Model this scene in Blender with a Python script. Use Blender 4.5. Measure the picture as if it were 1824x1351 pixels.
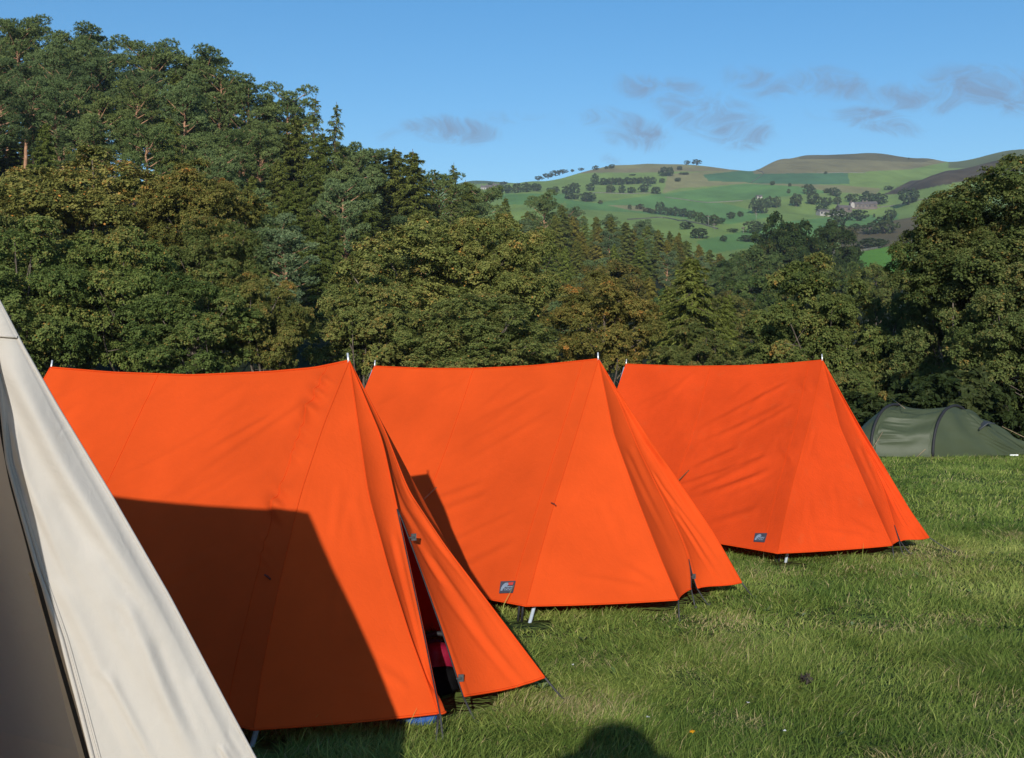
import bpy, math, random
import numpy as np
from mathutils import Vector, Matrix, noise as mnoise

# ------------------------------------------------------------------ camera, world, sun, exposure
for _o in list(bpy.data.objects):
    bpy.data.objects.remove(_o)
scene = bpy.context.scene
COL = scene.collection
R = math.radians
CAMH, F, CX, HY = 1.5, 2000.0, 912.0, 640.0        # camera height, focal length in photo pixels, centre column, horizon row

cam_d = bpy.data.cameras.new("camera")
cam = bpy.data.objects.new("camera", cam_d)
COL.objects.link(cam)
cam.location = (0, 0, CAMH)
cam.rotation_euler = (R(90), 0, 0)
cam_d.sensor_width = 36.0
cam_d.lens = 36.0 * F / 1824.0
cam_d.shift_y = -(675.5 - HY) / 1824.0
cam_d.clip_start = 0.03
cam_d.clip_end = 20000
scene.camera = cam

ANTI = (1090.0, 1315.0)                             # where the camera's own shadow falls
SUN_A = Vector(((ANTI[0] - CX) / F, 1.0, -(ANTI[1] - HY) / F)).normalized()   # direction the light travels
SUN_EL = math.asin(-SUN_A.z)
SUN_AZ = math.atan2(-SUN_A.x, -SUN_A.y)             # bearing of the sun from +Y towards +X
sun_d = bpy.data.lights.new("sun", 'SUN')
sun_d.energy = 4.4
sun_d.angle = R(0.53)
sun_d.color = (1.0, 0.96, 0.85)
sun = bpy.data.objects.new("sun", sun_d)
COL.objects.link(sun)
sun.rotation_euler = SUN_A.to_track_quat('-Z', 'Y').to_euler()

scene.view_settings.view_transform = 'Standard'
scene.view_settings.look = 'None'
scene.view_settings.exposure = 0.35
scene.view_settings.gamma = 1
scene.view_settings.use_curve_mapping = False
SKY_STRENGTH = 0.114

def N(nt, typ, **kw):
    n = nt.nodes.new(typ)
    ins = kw.pop('ins', {})
    for k, v in kw.items():
        setattr(n, k, v)
    for k, v in ins.items():
        if isinstance(v, bpy.types.NodeSocket):
            nt.links.new(v, n.inputs[k])
        else:
            n.inputs[k].default_value = v
    return n

def M2(nt, op, a, b=0.0, c=None):
    n = nt.nodes.new('ShaderNodeMath')
    n.operation = op
    for i, v in enumerate((a, b) if c is None else (a, b, c)):
        if isinstance(v, bpy.types.NodeSocket):
            nt.links.new(v, n.inputs[i])
        else:
            n.inputs[i].default_value = v
    return n.outputs[0]

# small grey clouds low over the hills, given as bearing / elevation tangents
CLOUDS = [(805, 232, 62, 20, .9), (700, 240, 50, 12, .25), (930, 213, 80, 12, .3), (1078, 215, 40, 20, .7), (1130, 236, 46, 26, .9),
          (1160, 160, 55, 20, .7), (1215, 172, 60, 24, .75), (1250, 215, 52, 24, .7), (1300, 222, 58, 32, .9),
          (1355, 148, 50, 22, .6), (1475, 146, 60, 24, .8), (1440, 208, 30, 12, .25), (1560, 214, 55, 18, .8),
          (1605, 228, 40, 14, .6), (1570, 165, 60, 20, .4), (1650, 178, 90, 22, .7), (1770, 162, 90, 34, .85), (1090, 285, 18, 9, .3),
          (2000, 190, 120, 34, .8), (-250, 210, 120, 24, .5), (2300, 120, 120, 30, .7)]
world = bpy.data.worlds.new("World")
scene.world = world
world.use_nodes = True
wt = world.node_tree
wt.nodes.clear()
sky = N(wt, 'ShaderNodeTexSky', sky_type='NISHITA', sun_disc=False, sun_elevation=SUN_EL, sun_rotation=SUN_AZ,
        altitude=300, air_density=1.0, dust_density=0.25, ozone_density=2.2)
tc = N(wt, 'ShaderNodeTexCoord')
sx = N(wt, 'ShaderNodeSeparateXYZ', ins={0: tc.outputs['Generated']})
yy = M2(wt, 'MAXIMUM', sx.outputs['Y'], 0.02)
tx = M2(wt, 'DIVIDE', sx.outputs['X'], yy)
tz = M2(wt, 'DIVIDE', sx.outputs['Z'], yy)
cv = N(wt, 'ShaderNodeCombineXYZ', ins={0: tx, 1: M2(wt, 'MULTIPLY', tz, 1.7)})
nz = N(wt, 'ShaderNodeTexNoise', noise_dimensions='2D', ins={'Vector': cv.outputs[0], 'Scale': 24.0, 'Detail': 9.0, 'Roughness': 0.68, 'Distortion': 0.9})
nz2 = N(wt, 'ShaderNodeTexNoise', noise_dimensions='2D', ins={'Vector': cv.outputs[0], 'Scale': 9.0, 'Detail': 3.0})
acc = None
for cxp, cyp, rx, ry, st in CLOUDS:
    ux = M2(wt, 'MULTIPLY', M2(wt, 'SUBTRACT', tx, (cxp - CX) / F), F / rx / 1.7)
    uz = M2(wt, 'ADD', M2(wt, 'MULTIPLY', M2(wt, 'SUBTRACT', tz, (HY - cyp) / F), F / ry / 1.6), M2(wt, 'MULTIPLY', ux, 0.35))
    d = M2(wt, 'SUBTRACT', 1.0, M2(wt, 'ADD', M2(wt, 'MULTIPLY', ux, ux), M2(wt, 'MULTIPLY', uz, uz)))
    d = M2(wt, 'MULTIPLY', M2(wt, 'MAXIMUM', d, 0.0), st)
    acc = d if acc is None else M2(wt, 'MAXIMUM', acc, d)
dens = M2(wt, 'ADD', acc, M2(wt, 'MULTIPLY', M2(wt, 'SUBTRACT', nz.outputs[0], 0.5), 2.6))
mr = N(wt, 'ShaderNodeMapRange', interpolation_type='SMOOTHSTEP', ins={0: dens, 1: 0.0, 2: 1.35, 3: 0.0, 4: 0.76})
cm = M2(wt, 'MULTIPLY', mr.outputs[0], M2(wt, 'MINIMUM', M2(wt, 'MULTIPLY', acc, 2.2), 1.0))
mixc = N(wt, 'ShaderNodeMix', data_type='RGBA', ins={0: cm})
hs = N(wt, 'ShaderNodeHueSaturation', ins={'Hue': 0.5, 'Saturation': 1.34, 'Value': 1.0, 'Color': sky.outputs[0]})
wt.links.new(hs.outputs[0], mixc.inputs[6])
mixc.inputs[7].default_value = (1.55, 2.0, 2.9, 1)
bg = N(wt, 'ShaderNodeBackground', ins={0: mixc.outputs[2], 1: SKY_STRENGTH})
wo = N(wt, 'ShaderNodeOutputWorld', ins={0: bg.outputs[0]})

scene.render.engine = 'CYCLES'
scene.cycles.max_bounces = 6
scene.cycles.diffuse_bounces = 3
scene.cycles.glossy_bounces = 2
scene.cycles.transmission_bounces = 4
scene.cycles.transparent_max_bounces = 8
scene.cycles.volume_bounces = 0

# ------------------------------------------------------------------ helpers
rng = np.random.default_rng(7)
random.seed(7)

def U(px, py, Y):
    return np.array([(px - CX) / F * Y, Y, CAMH - (py - HY) / F * Y])

def G(px, py, z=0.0):
    Y = (CAMH - z) * F / (py - HY)
    return np.array([(px - CX) / F * Y, Y, z])

class MB:
    """collects vertices and faces, then links them as one mesh object"""
    def __init__(self):
        self.v, self.q, self.t, self.n, self.a = [], [], [], 0, []
        self.mi_q, self.mi_t = [], []
    def add(self, v, q=None, t=None, var=None, mi=0):
        v = np.asarray(v, float).reshape(-1, 3)
        self.v.append(v)
        if q is not None and len(q):
            q = np.asarray(q, np.int64).reshape(-1, 4); self.q.append(q + self.n); self.mi_q.append(np.full(len(q), mi))
        if t is not None and len(t):
            t = np.asarray(t, np.int64).reshape(-1, 3); self.t.append(t + self.n); self.mi_t.append(np.full(len(t), mi))
        self.a.append(np.full(len(v), 0.5) if var is None else np.broadcast_to(np.asarray(var, float), (len(v),)))
        self.n += len(v)
        return self
    def mesh(self, name, smooth=True):
        v = np.concatenate(self.v)
        q = np.concatenate(self.q) if self.q else np.zeros((0, 4), np.int64)
        t = np.concatenate(self.t) if self.t else np.zeros((0, 3), np.int64)
        me = bpy.data.meshes.new(name)
        me.vertices.add(len(v)); me.vertices.foreach_set('co', v.astype(np.float32).ravel())
        loops = np.concatenate([q.ravel(), t.ravel()])
        me.loops.add(len(loops)); me.loops.foreach_set('vertex_index', loops.astype(np.int32))
        starts = np.concatenate([np.arange(len(q)) * 4, len(q) * 4 + np.arange(len(t)) * 3])
        me.polygons.add(len(q) + len(t)); me.polygons.foreach_set('loop_start', starts.astype(np.int32))
        mi = np.concatenate(([np.concatenate(self.mi_q)] if self.mi_q else []) + ([np.concatenate(self.mi_t)] if self.mi_t else []))
        me.polygons.foreach_set('material_index', mi.astype(np.int32))
        me.polygons.foreach_set('use_smooth', np.full(len(q) + len(t), smooth))
        at = me.attributes.new('var', 'FLOAT', 'POINT')
        at.data.foreach_set('value', np.concatenate(self.a).astype(np.float32))
        me.update(calc_edges=True)
        return me
    def build(self, name, mat, parent=None, smooth=True):
        me = self.mesh(name, smooth)
        for m in (mat if isinstance(mat, (list, tuple)) else [mat]):
            me.materials.append(m)
        return link(name, me, parent)

def link(name, me, parent=None):
    o = bpy.data.objects.new(name, me)
    COL.objects.link(o)
    if parent is not None:
        o.parent = parent
        o.matrix_parent_inverse = Matrix.Translation(-Vector(world_loc(parent)))
    return o

def world_loc(o):
    v = Vector((0, 0, 0))
    while o is not None:
        v = v + Vector(o.location) + (o.matrix_parent_inverse.translation if o.parent else Vector((0, 0, 0)))
        o = o.parent
    return v

def tag(o, label=None, cat=None, group=None, kind=None):
    if label: o['label'] = label
    if cat: o['category'] = cat
    if group: o['group'] = group
    if kind: o['kind'] = kind
    return o

def thing(name, label, cat, loc=(0, 0, 0), group=None):
    o = bpy.data.objects.new(name, None)
    COL.objects.link(o)
    o.location = loc
    o.empty_display_size = 0.2
    return tag(o, label, cat, group)

def tube(path, rad, sides=8, cap=True):
    path = np.asarray(path, float); n = len(path)
    rad = np.broadcast_to(np.asarray(rad, float), (n,))
    tg = np.gradient(path, axis=0); tg /= np.linalg.norm(tg, axis=1)[:, None] + 1e-12
    ref = np.array([0, 0, 1.0]) if abs(tg[:, 2]).mean() < 0.9 else np.array([1.0, 0, 0])
    a = np.cross(tg, ref); a /= np.linalg.norm(a, axis=1)[:, None] + 1e-12
    b = np.cross(tg, a)
    th = np.arange(sides) / sides * 2 * np.pi
    v = path[:, None] + rad[:, None, None] * (np.cos(th)[None, :, None] * a[:, None] + np.sin(th)[None, :, None] * b[:, None])
    i = np.arange(n - 1)[:, None] * sides; j = np.arange(sides)[None]; k = (j + 1) % sides
    q = np.stack([i + j, i + k, i + sides + k, i + sides + j], -1).reshape(-1, 4)
    v = v.reshape(-1, 3)
    t = None
    if cap:
        c0, c1 = len(v), len(v) + 1
        v = np.vstack([v, path[0], path[-1]])
        jj = np.arange(sides); kk = (jj + 1) % sides
        t = np.vstack([np.stack([np.full(sides, c0), kk, jj], -1), np.stack([np.full(sides, c1), (n - 1) * sides + jj, (n - 1) * sides + kk], -1)])
    return v, q, t

def grid_faces(nu, nv):
    i = np.arange(nu - 1)[:, None] * nv; j = np.arange(nv - 1)[None]
    return np.stack([i + j, i + j + 1, i + nv + j + 1, i + nv + j], -1).reshape(-1, 4)

def box(c, s, rot=None):
    c = np.asarray(c, float); s = np.asarray(s, float) / 2
    v = np.array([[x, y, z] for x in (-1, 1) for y in (-1, 1) for z in (-1, 1)], float) * s
    if rot is not None:
        v = v @ np.asarray(rot).T
    q = [[0, 1, 3, 2], [4, 6, 7, 5], [0, 4, 5, 1], [2, 3, 7, 6], [0, 2, 6, 4], [1, 5, 7, 3]]
    return v + c, q

def rotz(a):
    c, s = math.cos(a), math.sin(a)
    return np.array([[c, -s, 0], [s, c, 0], [0, 0, 1.0]])

def resample(p, n):
    p = np.asarray(p, float)
    d = np.concatenate([[0], np.cumsum(np.linalg.norm(np.diff(p, axis=0), axis=1))])
    t = np.linspace(0, d[-1], n)
    return np.stack([np.interp(t, d, p[:, k]) for k in range(p.shape[1])], -1)

def smooth_curve(p, n, it=12):
    q = resample(p, n)
    for _ in range(it):
        q[1:-1] = 0.25 * q[:-2] + 0.5 * q[1:-1] + 0.25 * q[2:]
    return q

def hash2(i, j, seed=0):
    h = (i.astype(np.int64) * 374761393 + j.astype(np.int64) * 668265263 + seed * 1442695041) & 0x7fffffff
    h = ((h ^ (h >> 13)) * 1274126177) & 0x7fffffff
    return ((h ^ (h >> 16)) & 0xffff) / 65535.0

def vnoise(x, y, seed=0):
    x = np.asarray(x, float); y = np.asarray(y, float)
    i = np.floor(x); j = np.floor(y); fx = x - i; fy = y - j
    fx = fx * fx * (3 - 2 * fx); fy = fy * fy * (3 - 2 * fy)
    a = hash2(i, j, seed); b = hash2(i + 1, j, seed); c = hash2(i, j + 1, seed); d = hash2(i + 1, j + 1, seed)
    return (a * (1 - fx) + b * fx) * (1 - fy) + (c * (1 - fx) + d * fx) * fy

def fbm(x, y, seed=0, o=4):
    s = 0; a = 0.5; f = 1.0
    for k in range(o):
        s = s + a * vnoise(x * f, y * f, seed + k); a *= 0.5; f *= 2.03
    return s

# ------------------------------------------------------------------ materials
def lin(r, g, b):
    f = lambda c: (c / 255 / 12.92) if c / 255 <= 0.04045 else ((c / 255 + 0.055) / 1.055) ** 2.4
    return (f(r), f(g), f(b), 1)

def new_mat(name):
    m = bpy.data.materials.new(name); m.use_nodes = True
    nt = m.node_tree; nt.nodes.clear()
    out = nt.nodes.new('ShaderNodeOutputMaterial')
    return m, nt, out

def ramp(nt, fac, stops):
    r = nt.nodes.new('ShaderNodeValToRGB')
    e = r.color_ramp.elements
    while len(e) > 1: e.remove(e[-1])
    e[0].position = stops[0][0]; e[0].color = stops[0][1]
    for p, c in stops[1:]:
        x = e.new(p); x.color = c
    nt.links.new(fac, r.inputs[0])
    return r.outputs[0]

def simple_mat(name, col, rough=0.6, noise=0.25, scale=20.0, bump=0.0, metal=0.0, bscale=None, spec=0.4):
    m, nt, out = new_mat(name)
    tcn = N(nt, 'ShaderNodeTexCoord')
    nn = N(nt, 'ShaderNodeTexNoise', ins={'Vector': tcn.outputs['Object'], 'Scale': scale, 'Detail': 5.0})
    c0 = [max(0, c * (1 - noise)) for c in col[:3]] + [1]; c1 = [min(1, c * (1 + noise)) for c in col[:3]] + [1]
    c = ramp(nt, nn.outputs[0], [(0.3, c0), (0.7, c1)])
    p = N(nt, 'ShaderNodeBsdfPrincipled', ins={'Base Color': c, 'Roughness': rough, 'Metallic': metal, 'Specular IOR Level': spec})
    if bump:
        n2 = N(nt, 'ShaderNodeTexNoise', ins={'Vector': tcn.outputs['Object'], 'Scale': bscale or scale * 4, 'Detail': 4.0})
        b = N(nt, 'ShaderNodeBump', ins={'Strength': 1.0, 'Distance': bump, 'Height': n2.outputs[0]})
        nt.links.new(b.outputs[0], p.inputs['Normal'])
    nt.links.new(p.outputs[0], out.inputs[0])
    return m

def leaf_mat(name, stops, rough=0.55, transl=0.22, spec=0.08, nscale=0.0):
    m, nt, out = new_mat(name)
    at = N(nt, 'ShaderNodeAttribute', attribute_name='var')
    c = ramp(nt, at.outputs['Fac'], stops)
    oi = N(nt, 'ShaderNodeObjectInfo')
    mx = N(nt, 'ShaderNodeMix', data_type='RGBA', blend_type='MULTIPLY', ins={0: 1.0, 6: c, 7: oi.outputs['Color']})
    p = N(nt, 'ShaderNodeBsdfPrincipled', ins={'Base Color': mx.outputs[2], 'Roughness': rough, 'Specular IOR Level': spec})
    if transl > 0:
        t = N(nt, 'ShaderNodeBsdfTranslucent', ins={0: mx.outputs[2]})
        ms = N(nt, 'ShaderNodeMixShader', ins={0: transl, 1: p.outputs[0], 2: t.outputs[0]})
        nt.links.new(ms.outputs[0], out.inputs[0])
    else:
        nt.links.new(p.outputs[0], out.inputs[0])
    return m

def fabric_mat(name, col, var=0.08, transl=0.12, rough=0.6, weave=900.0, stain=None, bumpd=0.0004, crumple=0.0, tint=None, spec=0.25):
    m, nt, out = new_mat(name)
    tcn = N(nt, 'ShaderNodeTexCoord')
    n1 = N(nt, 'ShaderNodeTexNoise', ins={'Vector': tcn.outputs['Object'], 'Scale': 2.2, 'Detail': 5.0, 'Roughness': 0.6})
    c0 = [c * (1 - var) for c in col[:3]] + [1]; c1 = [min(1, c * (1 + var)) for c in col[:3]] + [1]
    c = ramp(nt, n1.outputs[0], [(0.3, c0), (0.7, c1)])
    if stain is not None:
        n3 = N(nt, 'ShaderNodeTexNoise', ins={'Vector': tcn.outputs['Object'], 'Scale': 5.5, 'Detail': 8.0, 'Roughness': 0.7})
        mr_ = N(nt, 'ShaderNodeMapRange', ins={0: n3.outputs[0], 1: 0.58, 2: 0.78, 3: 0.0, 4: 0.7})
        mx = N(nt, 'ShaderNodeMix', data_type='RGBA', ins={0: mr_.outputs[0], 6: c, 7: stain})
        c = mx.outputs[2]
    p = N(nt, 'ShaderNodeBsdfPrincipled', ins={'Base Color': c, 'Roughness': rough, 'Specular IOR Level': spec})
    n2 = N(nt, 'ShaderNodeTexNoise', ins={'Vector': tcn.outputs['Object'], 'Scale': weave, 'Detail': 2.0})
    n4 = N(nt, 'ShaderNodeTexNoise', ins={'Vector': tcn.outputs['Object'], 'Scale': 28.0, 'Detail': 4.0, 'Distortion': 1.5})
    b0 = N(nt, 'ShaderNodeBump', ins={'Strength': 1.0, 'Distance': crumple, 'Height': n4.outputs[0]})
    b = N(nt, 'ShaderNodeBump', ins={'Strength': 0.4, 'Distance': bumpd, 'Height': n2.outputs[0], 'Normal': b0.outputs[0]})
    nt.links.new(b.outputs[0], p.inputs['Normal'])
    t = N(nt, 'ShaderNodeBsdfTranslucent', ins={0: (tint or col)})
    ms = N(nt, 'ShaderNodeMixShader', ins={0: transl, 1: p.outputs[0], 2: t.outputs[0]})
    nt.links.new(ms.outputs[0], out.inputs[0])
    return m

MAT = {}
MAT['orange'] = fabric_mat('orange_cotton', (0.66, 0.075, 0.013, 1), var=.10, transl=0.12, tint=(0.85, 0.02, 0.006, 1), crumple=0.0011, spec=.04, rough=.85)
MAT['orange_used'] = fabric_mat('orange_cotton_creased', (0.66, 0.064, 0.012, 1), var=.12, transl=0.12, tint=(0.85, 0.02, 0.006, 1), crumple=0.0034, spec=.04, rough=.85, stain=(0.60, 0.09, 0.025, 1))
MAT['cream'] = fabric_mat('cream_canvas', (0.58, 0.545, 0.51, 1), var=0.07, transl=0.24, tint=(.85, .66, .46, 1), rough=0.9, spec=.08, stain=(0.51, 0.45, 0.39, 1), crumple=0.0012, weave=1400)
MAT['cream_in'] = fabric_mat('lining_canvas', (0.56, 0.45, 0.33, 1), var=0.1, transl=0.02, rough=0.9, crumple=0.001)
MAT['maroon'] = fabric_mat('inner_tent_fabric', (0.30, 0.012, 0.022, 1), transl=0.25, crumple=0.002)
MAT['groundsheet'] = simple_mat('groundsheet_fabric', (0.02, 0.02, 0.024, 1), 0.5)
MAT['blue_sheet'] = simple_mat('blue_coated_fabric', (0.03, 0.09, 0.30, 1), 0.45, bump=0.004, scale=12)
MAT['alu'] = simple_mat('aluminium_pole', (0.50, 0.57, 0.68, 1), 0.4, 0.1, 60, metal=0.2)
MAT['spike'] = simple_mat('bare_metal', (0.75, 0.75, 0.75, 1), 0.3, 0.1, 60, metal=0.5)
MAT['black'] = simple_mat('black_webbing', (0.018, 0.018, 0.022, 1), 0.7, 0.3, 80)
MAT['dark'] = simple_mat('dark_grey_nylon', (0.05, 0.055, 0.06, 1), 0.6, 0.3, 60)
MAT['cord'] = simple_mat('guy_cord', (0.05, 0.05, 0.05, 1), 0.8)
MAT['tancord'] = simple_mat('tan_cord', (0.35, 0.16, 0.06, 1), 0.8)
MAT['crimson'] = simple_mat('crimson_nylon', (0.22, 0.005, 0.03, 1), 0.5, 0.2, 15, bump=0.006, bscale=18)
MAT['patch'] = simple_mat('patch_fabric', (0.045, 0.045, 0.065, 1), 0.7, 0.2, 90)
MAT['patch_pale'] = simple_mat('patch_pale_thread', (0.20, 0.25, 0.33, 1), 0.7, 0.2, 90)
MAT['patch_red'] = simple_mat('patch_red_thread', (0.45, 0.04, 0.03, 1), 0.7, 0.2, 90)
MAT['white'] = simple_mat('white_plastic', (0.8, 0.8, 0.8, 1), 0.5, 0.05)
MAT['bark'] = simple_mat('grey_bark', (0.13, 0.105, 0.085, 1), 0.9, 0.45, 6, bump=0.02, bscale=25, spec=0.1)
MAT['pine_bark'] = simple_mat('orange_pine_bark', (0.36, 0.20, 0.125, 1), 0.9, 0.35, 3, spec=0.1)
MAT['dark_bark'] = simple_mat('dark_conifer_bark', (0.12, 0.085, 0.06, 1), 0.9, 0.4, 3, spec=0.1)
MAT['tab'] = simple_mat('dark_red_tab', (0.16, 0.025, 0.015, 1), 0.8)
MAT['palecord'] = simple_mat('pale_tan_cord', (0.30, 0.21, 0.13, 1), 0.8)
MAT['seam'] = fabric_mat('orange_seam', (0.60, 0.058, 0.009, 1), transl=0.0, spec=.04, rough=.85)
MAT['deep_black'] = simple_mat('doorway_shade_black', (0.006, 0.006, 0.007, 1), 0.95, spec=0.02)  # near-black that paints the doorway shade onto the added form
# ------------------------------------------------------------------ terrain
# columns by bearing (expressed as photo column): pairs of range, height
_TC = {
    -1500: [(18, 0), (30, -1), (50, 2), (90, 14), (130, 26), (170, 30), (300, 26), (600, 40), (1500, 120), (4500, 200)],
    0: [(18, 0), (30, -1.2), (50, 1), (90, 13), (130, 25), (160, 28), (300, 20), (600, 30), (1500, 110), (4500, 160)],
    400: [(18, 0), (30, -1.5), (50, 0), (90, 9), (130, 20), (170, 22), (300, 14), (600, 30), (1500, 130), (4500, 200)],
    620: [(18, 0), (30, -1.5), (50, -1.5), (90, 4.5), (130, 11.5), (170, 14), (300, 10), (600, 40), (1500, 180), (4500, 300)],
    850: [(18, 0), (30, -1.6), (50, -3), (100, 1), (150, 8), (200, 14), (260, 13), (600, 68), (1000, 146), (1400, 212), (1900, 304), (2100, 304), (4500, 200)],
    960: [(18, 0), (30, -1.6), (50, -3), (100, 0), (150, 5), (240, 17), (300, 18), (600, 72), (1000, 148), (1500, 240), (1620, 235), (1900, 302), (2100, 300), (4500, 200)],
    1100: [(18, 0), (30, -1.6), (50, -3), (150, 4), (300, 25), (340, 24), (600, 66), (900, 121), (1200, 186), (1500, 258), (1650, 256), (2600, 250), (4500, 250)],
    1250: [(18, 0), (30, -1.6), (50, -3), (150, 3), (330, 22), (360, 22), (500, 49), (900, 115), (1200, 186), (1500, 263), (1700, 262), (4500, 250)],
    1330: [(18, 0), (30, -1.6), (50, -3), (150, 1), (300, 10), (400, 30), (550, 57), (900, 118), (1200, 187), (1500, 258), (1600, 266), (1800, 262), (4500, 250)],
    1400: [(18, 0), (30, -1.6), (50, -3), (150, 0), (250, 7), (400, 32), (600, 63), (900, 121), (1200, 192), (1600, 292), (1800, 292), (4500, 250)],
    1440: [(18, 0), (30, -1.6), (50, -3), (150, 0), (250, 7), (400, 33), (600, 64), (900, 120), (1200, 191), (1600, 297), (1800, 296), (4500, 250)],
    1550: [(18, 0), (30, -1.6), (50, -3), (150, 0), (220, 8), (300, 21), (400, 38), (600, 66), (900, 119), (1200, 190), (1600, 297), (1800, 296), (4500, 250)],
    1640: [(18, 0), (30, -1.6), (50, -3), (150, 1), (300, 21), (400, 38), (600, 67), (900, 124), (1200, 190), (1600, 290), (1800, 290), (4500, 250)],
    1695: [(18, 0), (30, -1.6), (50, -3), (150, 1), (300, 21), (400, 38), (600, 68), (900, 132), (1200, 194), (1600, 284), (1800, 284), (4500, 250)],
    1824: [(18, 0), (30, -1.6), (50, -3), (150, 2), (300, 22), (400, 40), (600, 72), (900, 140), (1200, 214), (1600, 299), (1800, 300), (4500, 250)],
    2600: [(18, 0), (30, -1.6), (50, -2), (150, 4), (300, 24), (400, 44), (600, 80), (900, 150), (1200, 230), (1600, 320), (1900, 320), (4500, 250)],
    4500: [(18, 0), (30, -1.0), (50, 0), (150, 4), (300, 14), (600, 40), (900, 80), (1600, 160), (4500, 200)],
}
_LR = np.linspace(math.log(0.3), math.log(5200), 520)
_PX = np.array(sorted(_TC))
_TAB = np.array([np.interp(_LR, [math.log(a) for a, b in _TC[k]], [b for a, b in _TC[k]]) for k in _PX])
for _ in range(3):
    _TAB[:, 1:-1] = 0.25 * _TAB[:, :-2] + 0.5 * _TAB[:, 1:-1] + 0.25 * _TAB[:, 2:]

def terrain_z(x, y):
    x = np.atleast_1d(np.asarray(x, float)); y = np.atleast_1d(np.asarray(y, float))
    yc = np.maximum(y, 0.25 * np.abs(x) + 1e-3)
    px = np.clip(CX + F * x / yc, -1500, 4500)
    r = np.where(y > 0.1, np.maximum(y, 0.25 * np.abs(x)), np.hypot(x, y) * 0.3 + 0.3)
    lr = np.clip(np.log(np.maximum(r, 0.3)), _LR[0], _LR[-1])
    fi = (lr - _LR[0]) / (_LR[1] - _LR[0]); i0 = np.clip(fi.astype(int), 0, len(_LR) - 2); fr = fi - i0
    k = np.clip(np.searchsorted(_PX, px) - 1, 0, len(_PX) - 2)
    fp = (px - _PX[k]) / (_PX[k + 1] - _PX[k]); fp = fp * fp * (3 - 2 * fp)
    z = (_TAB[k, i0] * (1 - fr) + _TAB[k, i0 + 1] * fr) * (1 - fp) + (_TAB[k + 1, i0] * (1 - fr) + _TAB[k + 1, i0 + 1] * fr) * fp
    far = np.clip((r - 380) / 500, 0, 1)
    z = z + far * ((fbm(x / 170.0 + 31, y / 170.0 + 7, 3, 4) - 0.47) * 15.0) * np.clip((1800 - r) / 300, 0.12, 1)
    # heather-clad spur at the right, standing proud of the hill behind it
    sp = np.clip((px - 1585) / 75, 0, 1) * np.clip((2300 - px) / 300, 0, 1)
    sp = sp * sp * (3 - 2 * sp)
    z = z + 16 * sp * np.exp(-((r - 1010) / 110.0) ** 2)
    # the camping field is gently uneven
    near = np.clip((26 - np.hypot(x, y)) / 8, 0, 1)
    z = z + near * (fbm(x * 0.5 + 5, y * 0.5 + 9, 11, 3) - 0.45) * 0.05
    return z

def Zt(x, y):
    return float(terrain_z(x, y)[0])

def ground_hit(px, py, d0, d1, n=1500):
    """walk along one bearing over the terrain and return the first point at or above the given elevation"""
    D = np.linspace(d0, d1, n)
    x = (px - CX) / F * D
    z = terrain_z(x, D)
    row = HY - (z - CAMH) / D * F
    hit = np.nonzero(row <= py)[0]
    i = hit[0] if len(hit) else n - 1
    return np.array([x[i], D[i], z[i]])

def inside(poly, X, Y):
    poly = np.asarray(poly, float); c = np.zeros(X.shape, bool); n = len(poly)
    for i in range(n):
        x0, y0 = poly[i]; x1, y1 = poly[i - 1]
        if y0 == y1: continue
        k = ((y0 > Y) != (y1 > Y)) & (X < (x1 - x0) * (Y - y0) / (y1 - y0) + x0)
        c ^= k
    return c

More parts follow.
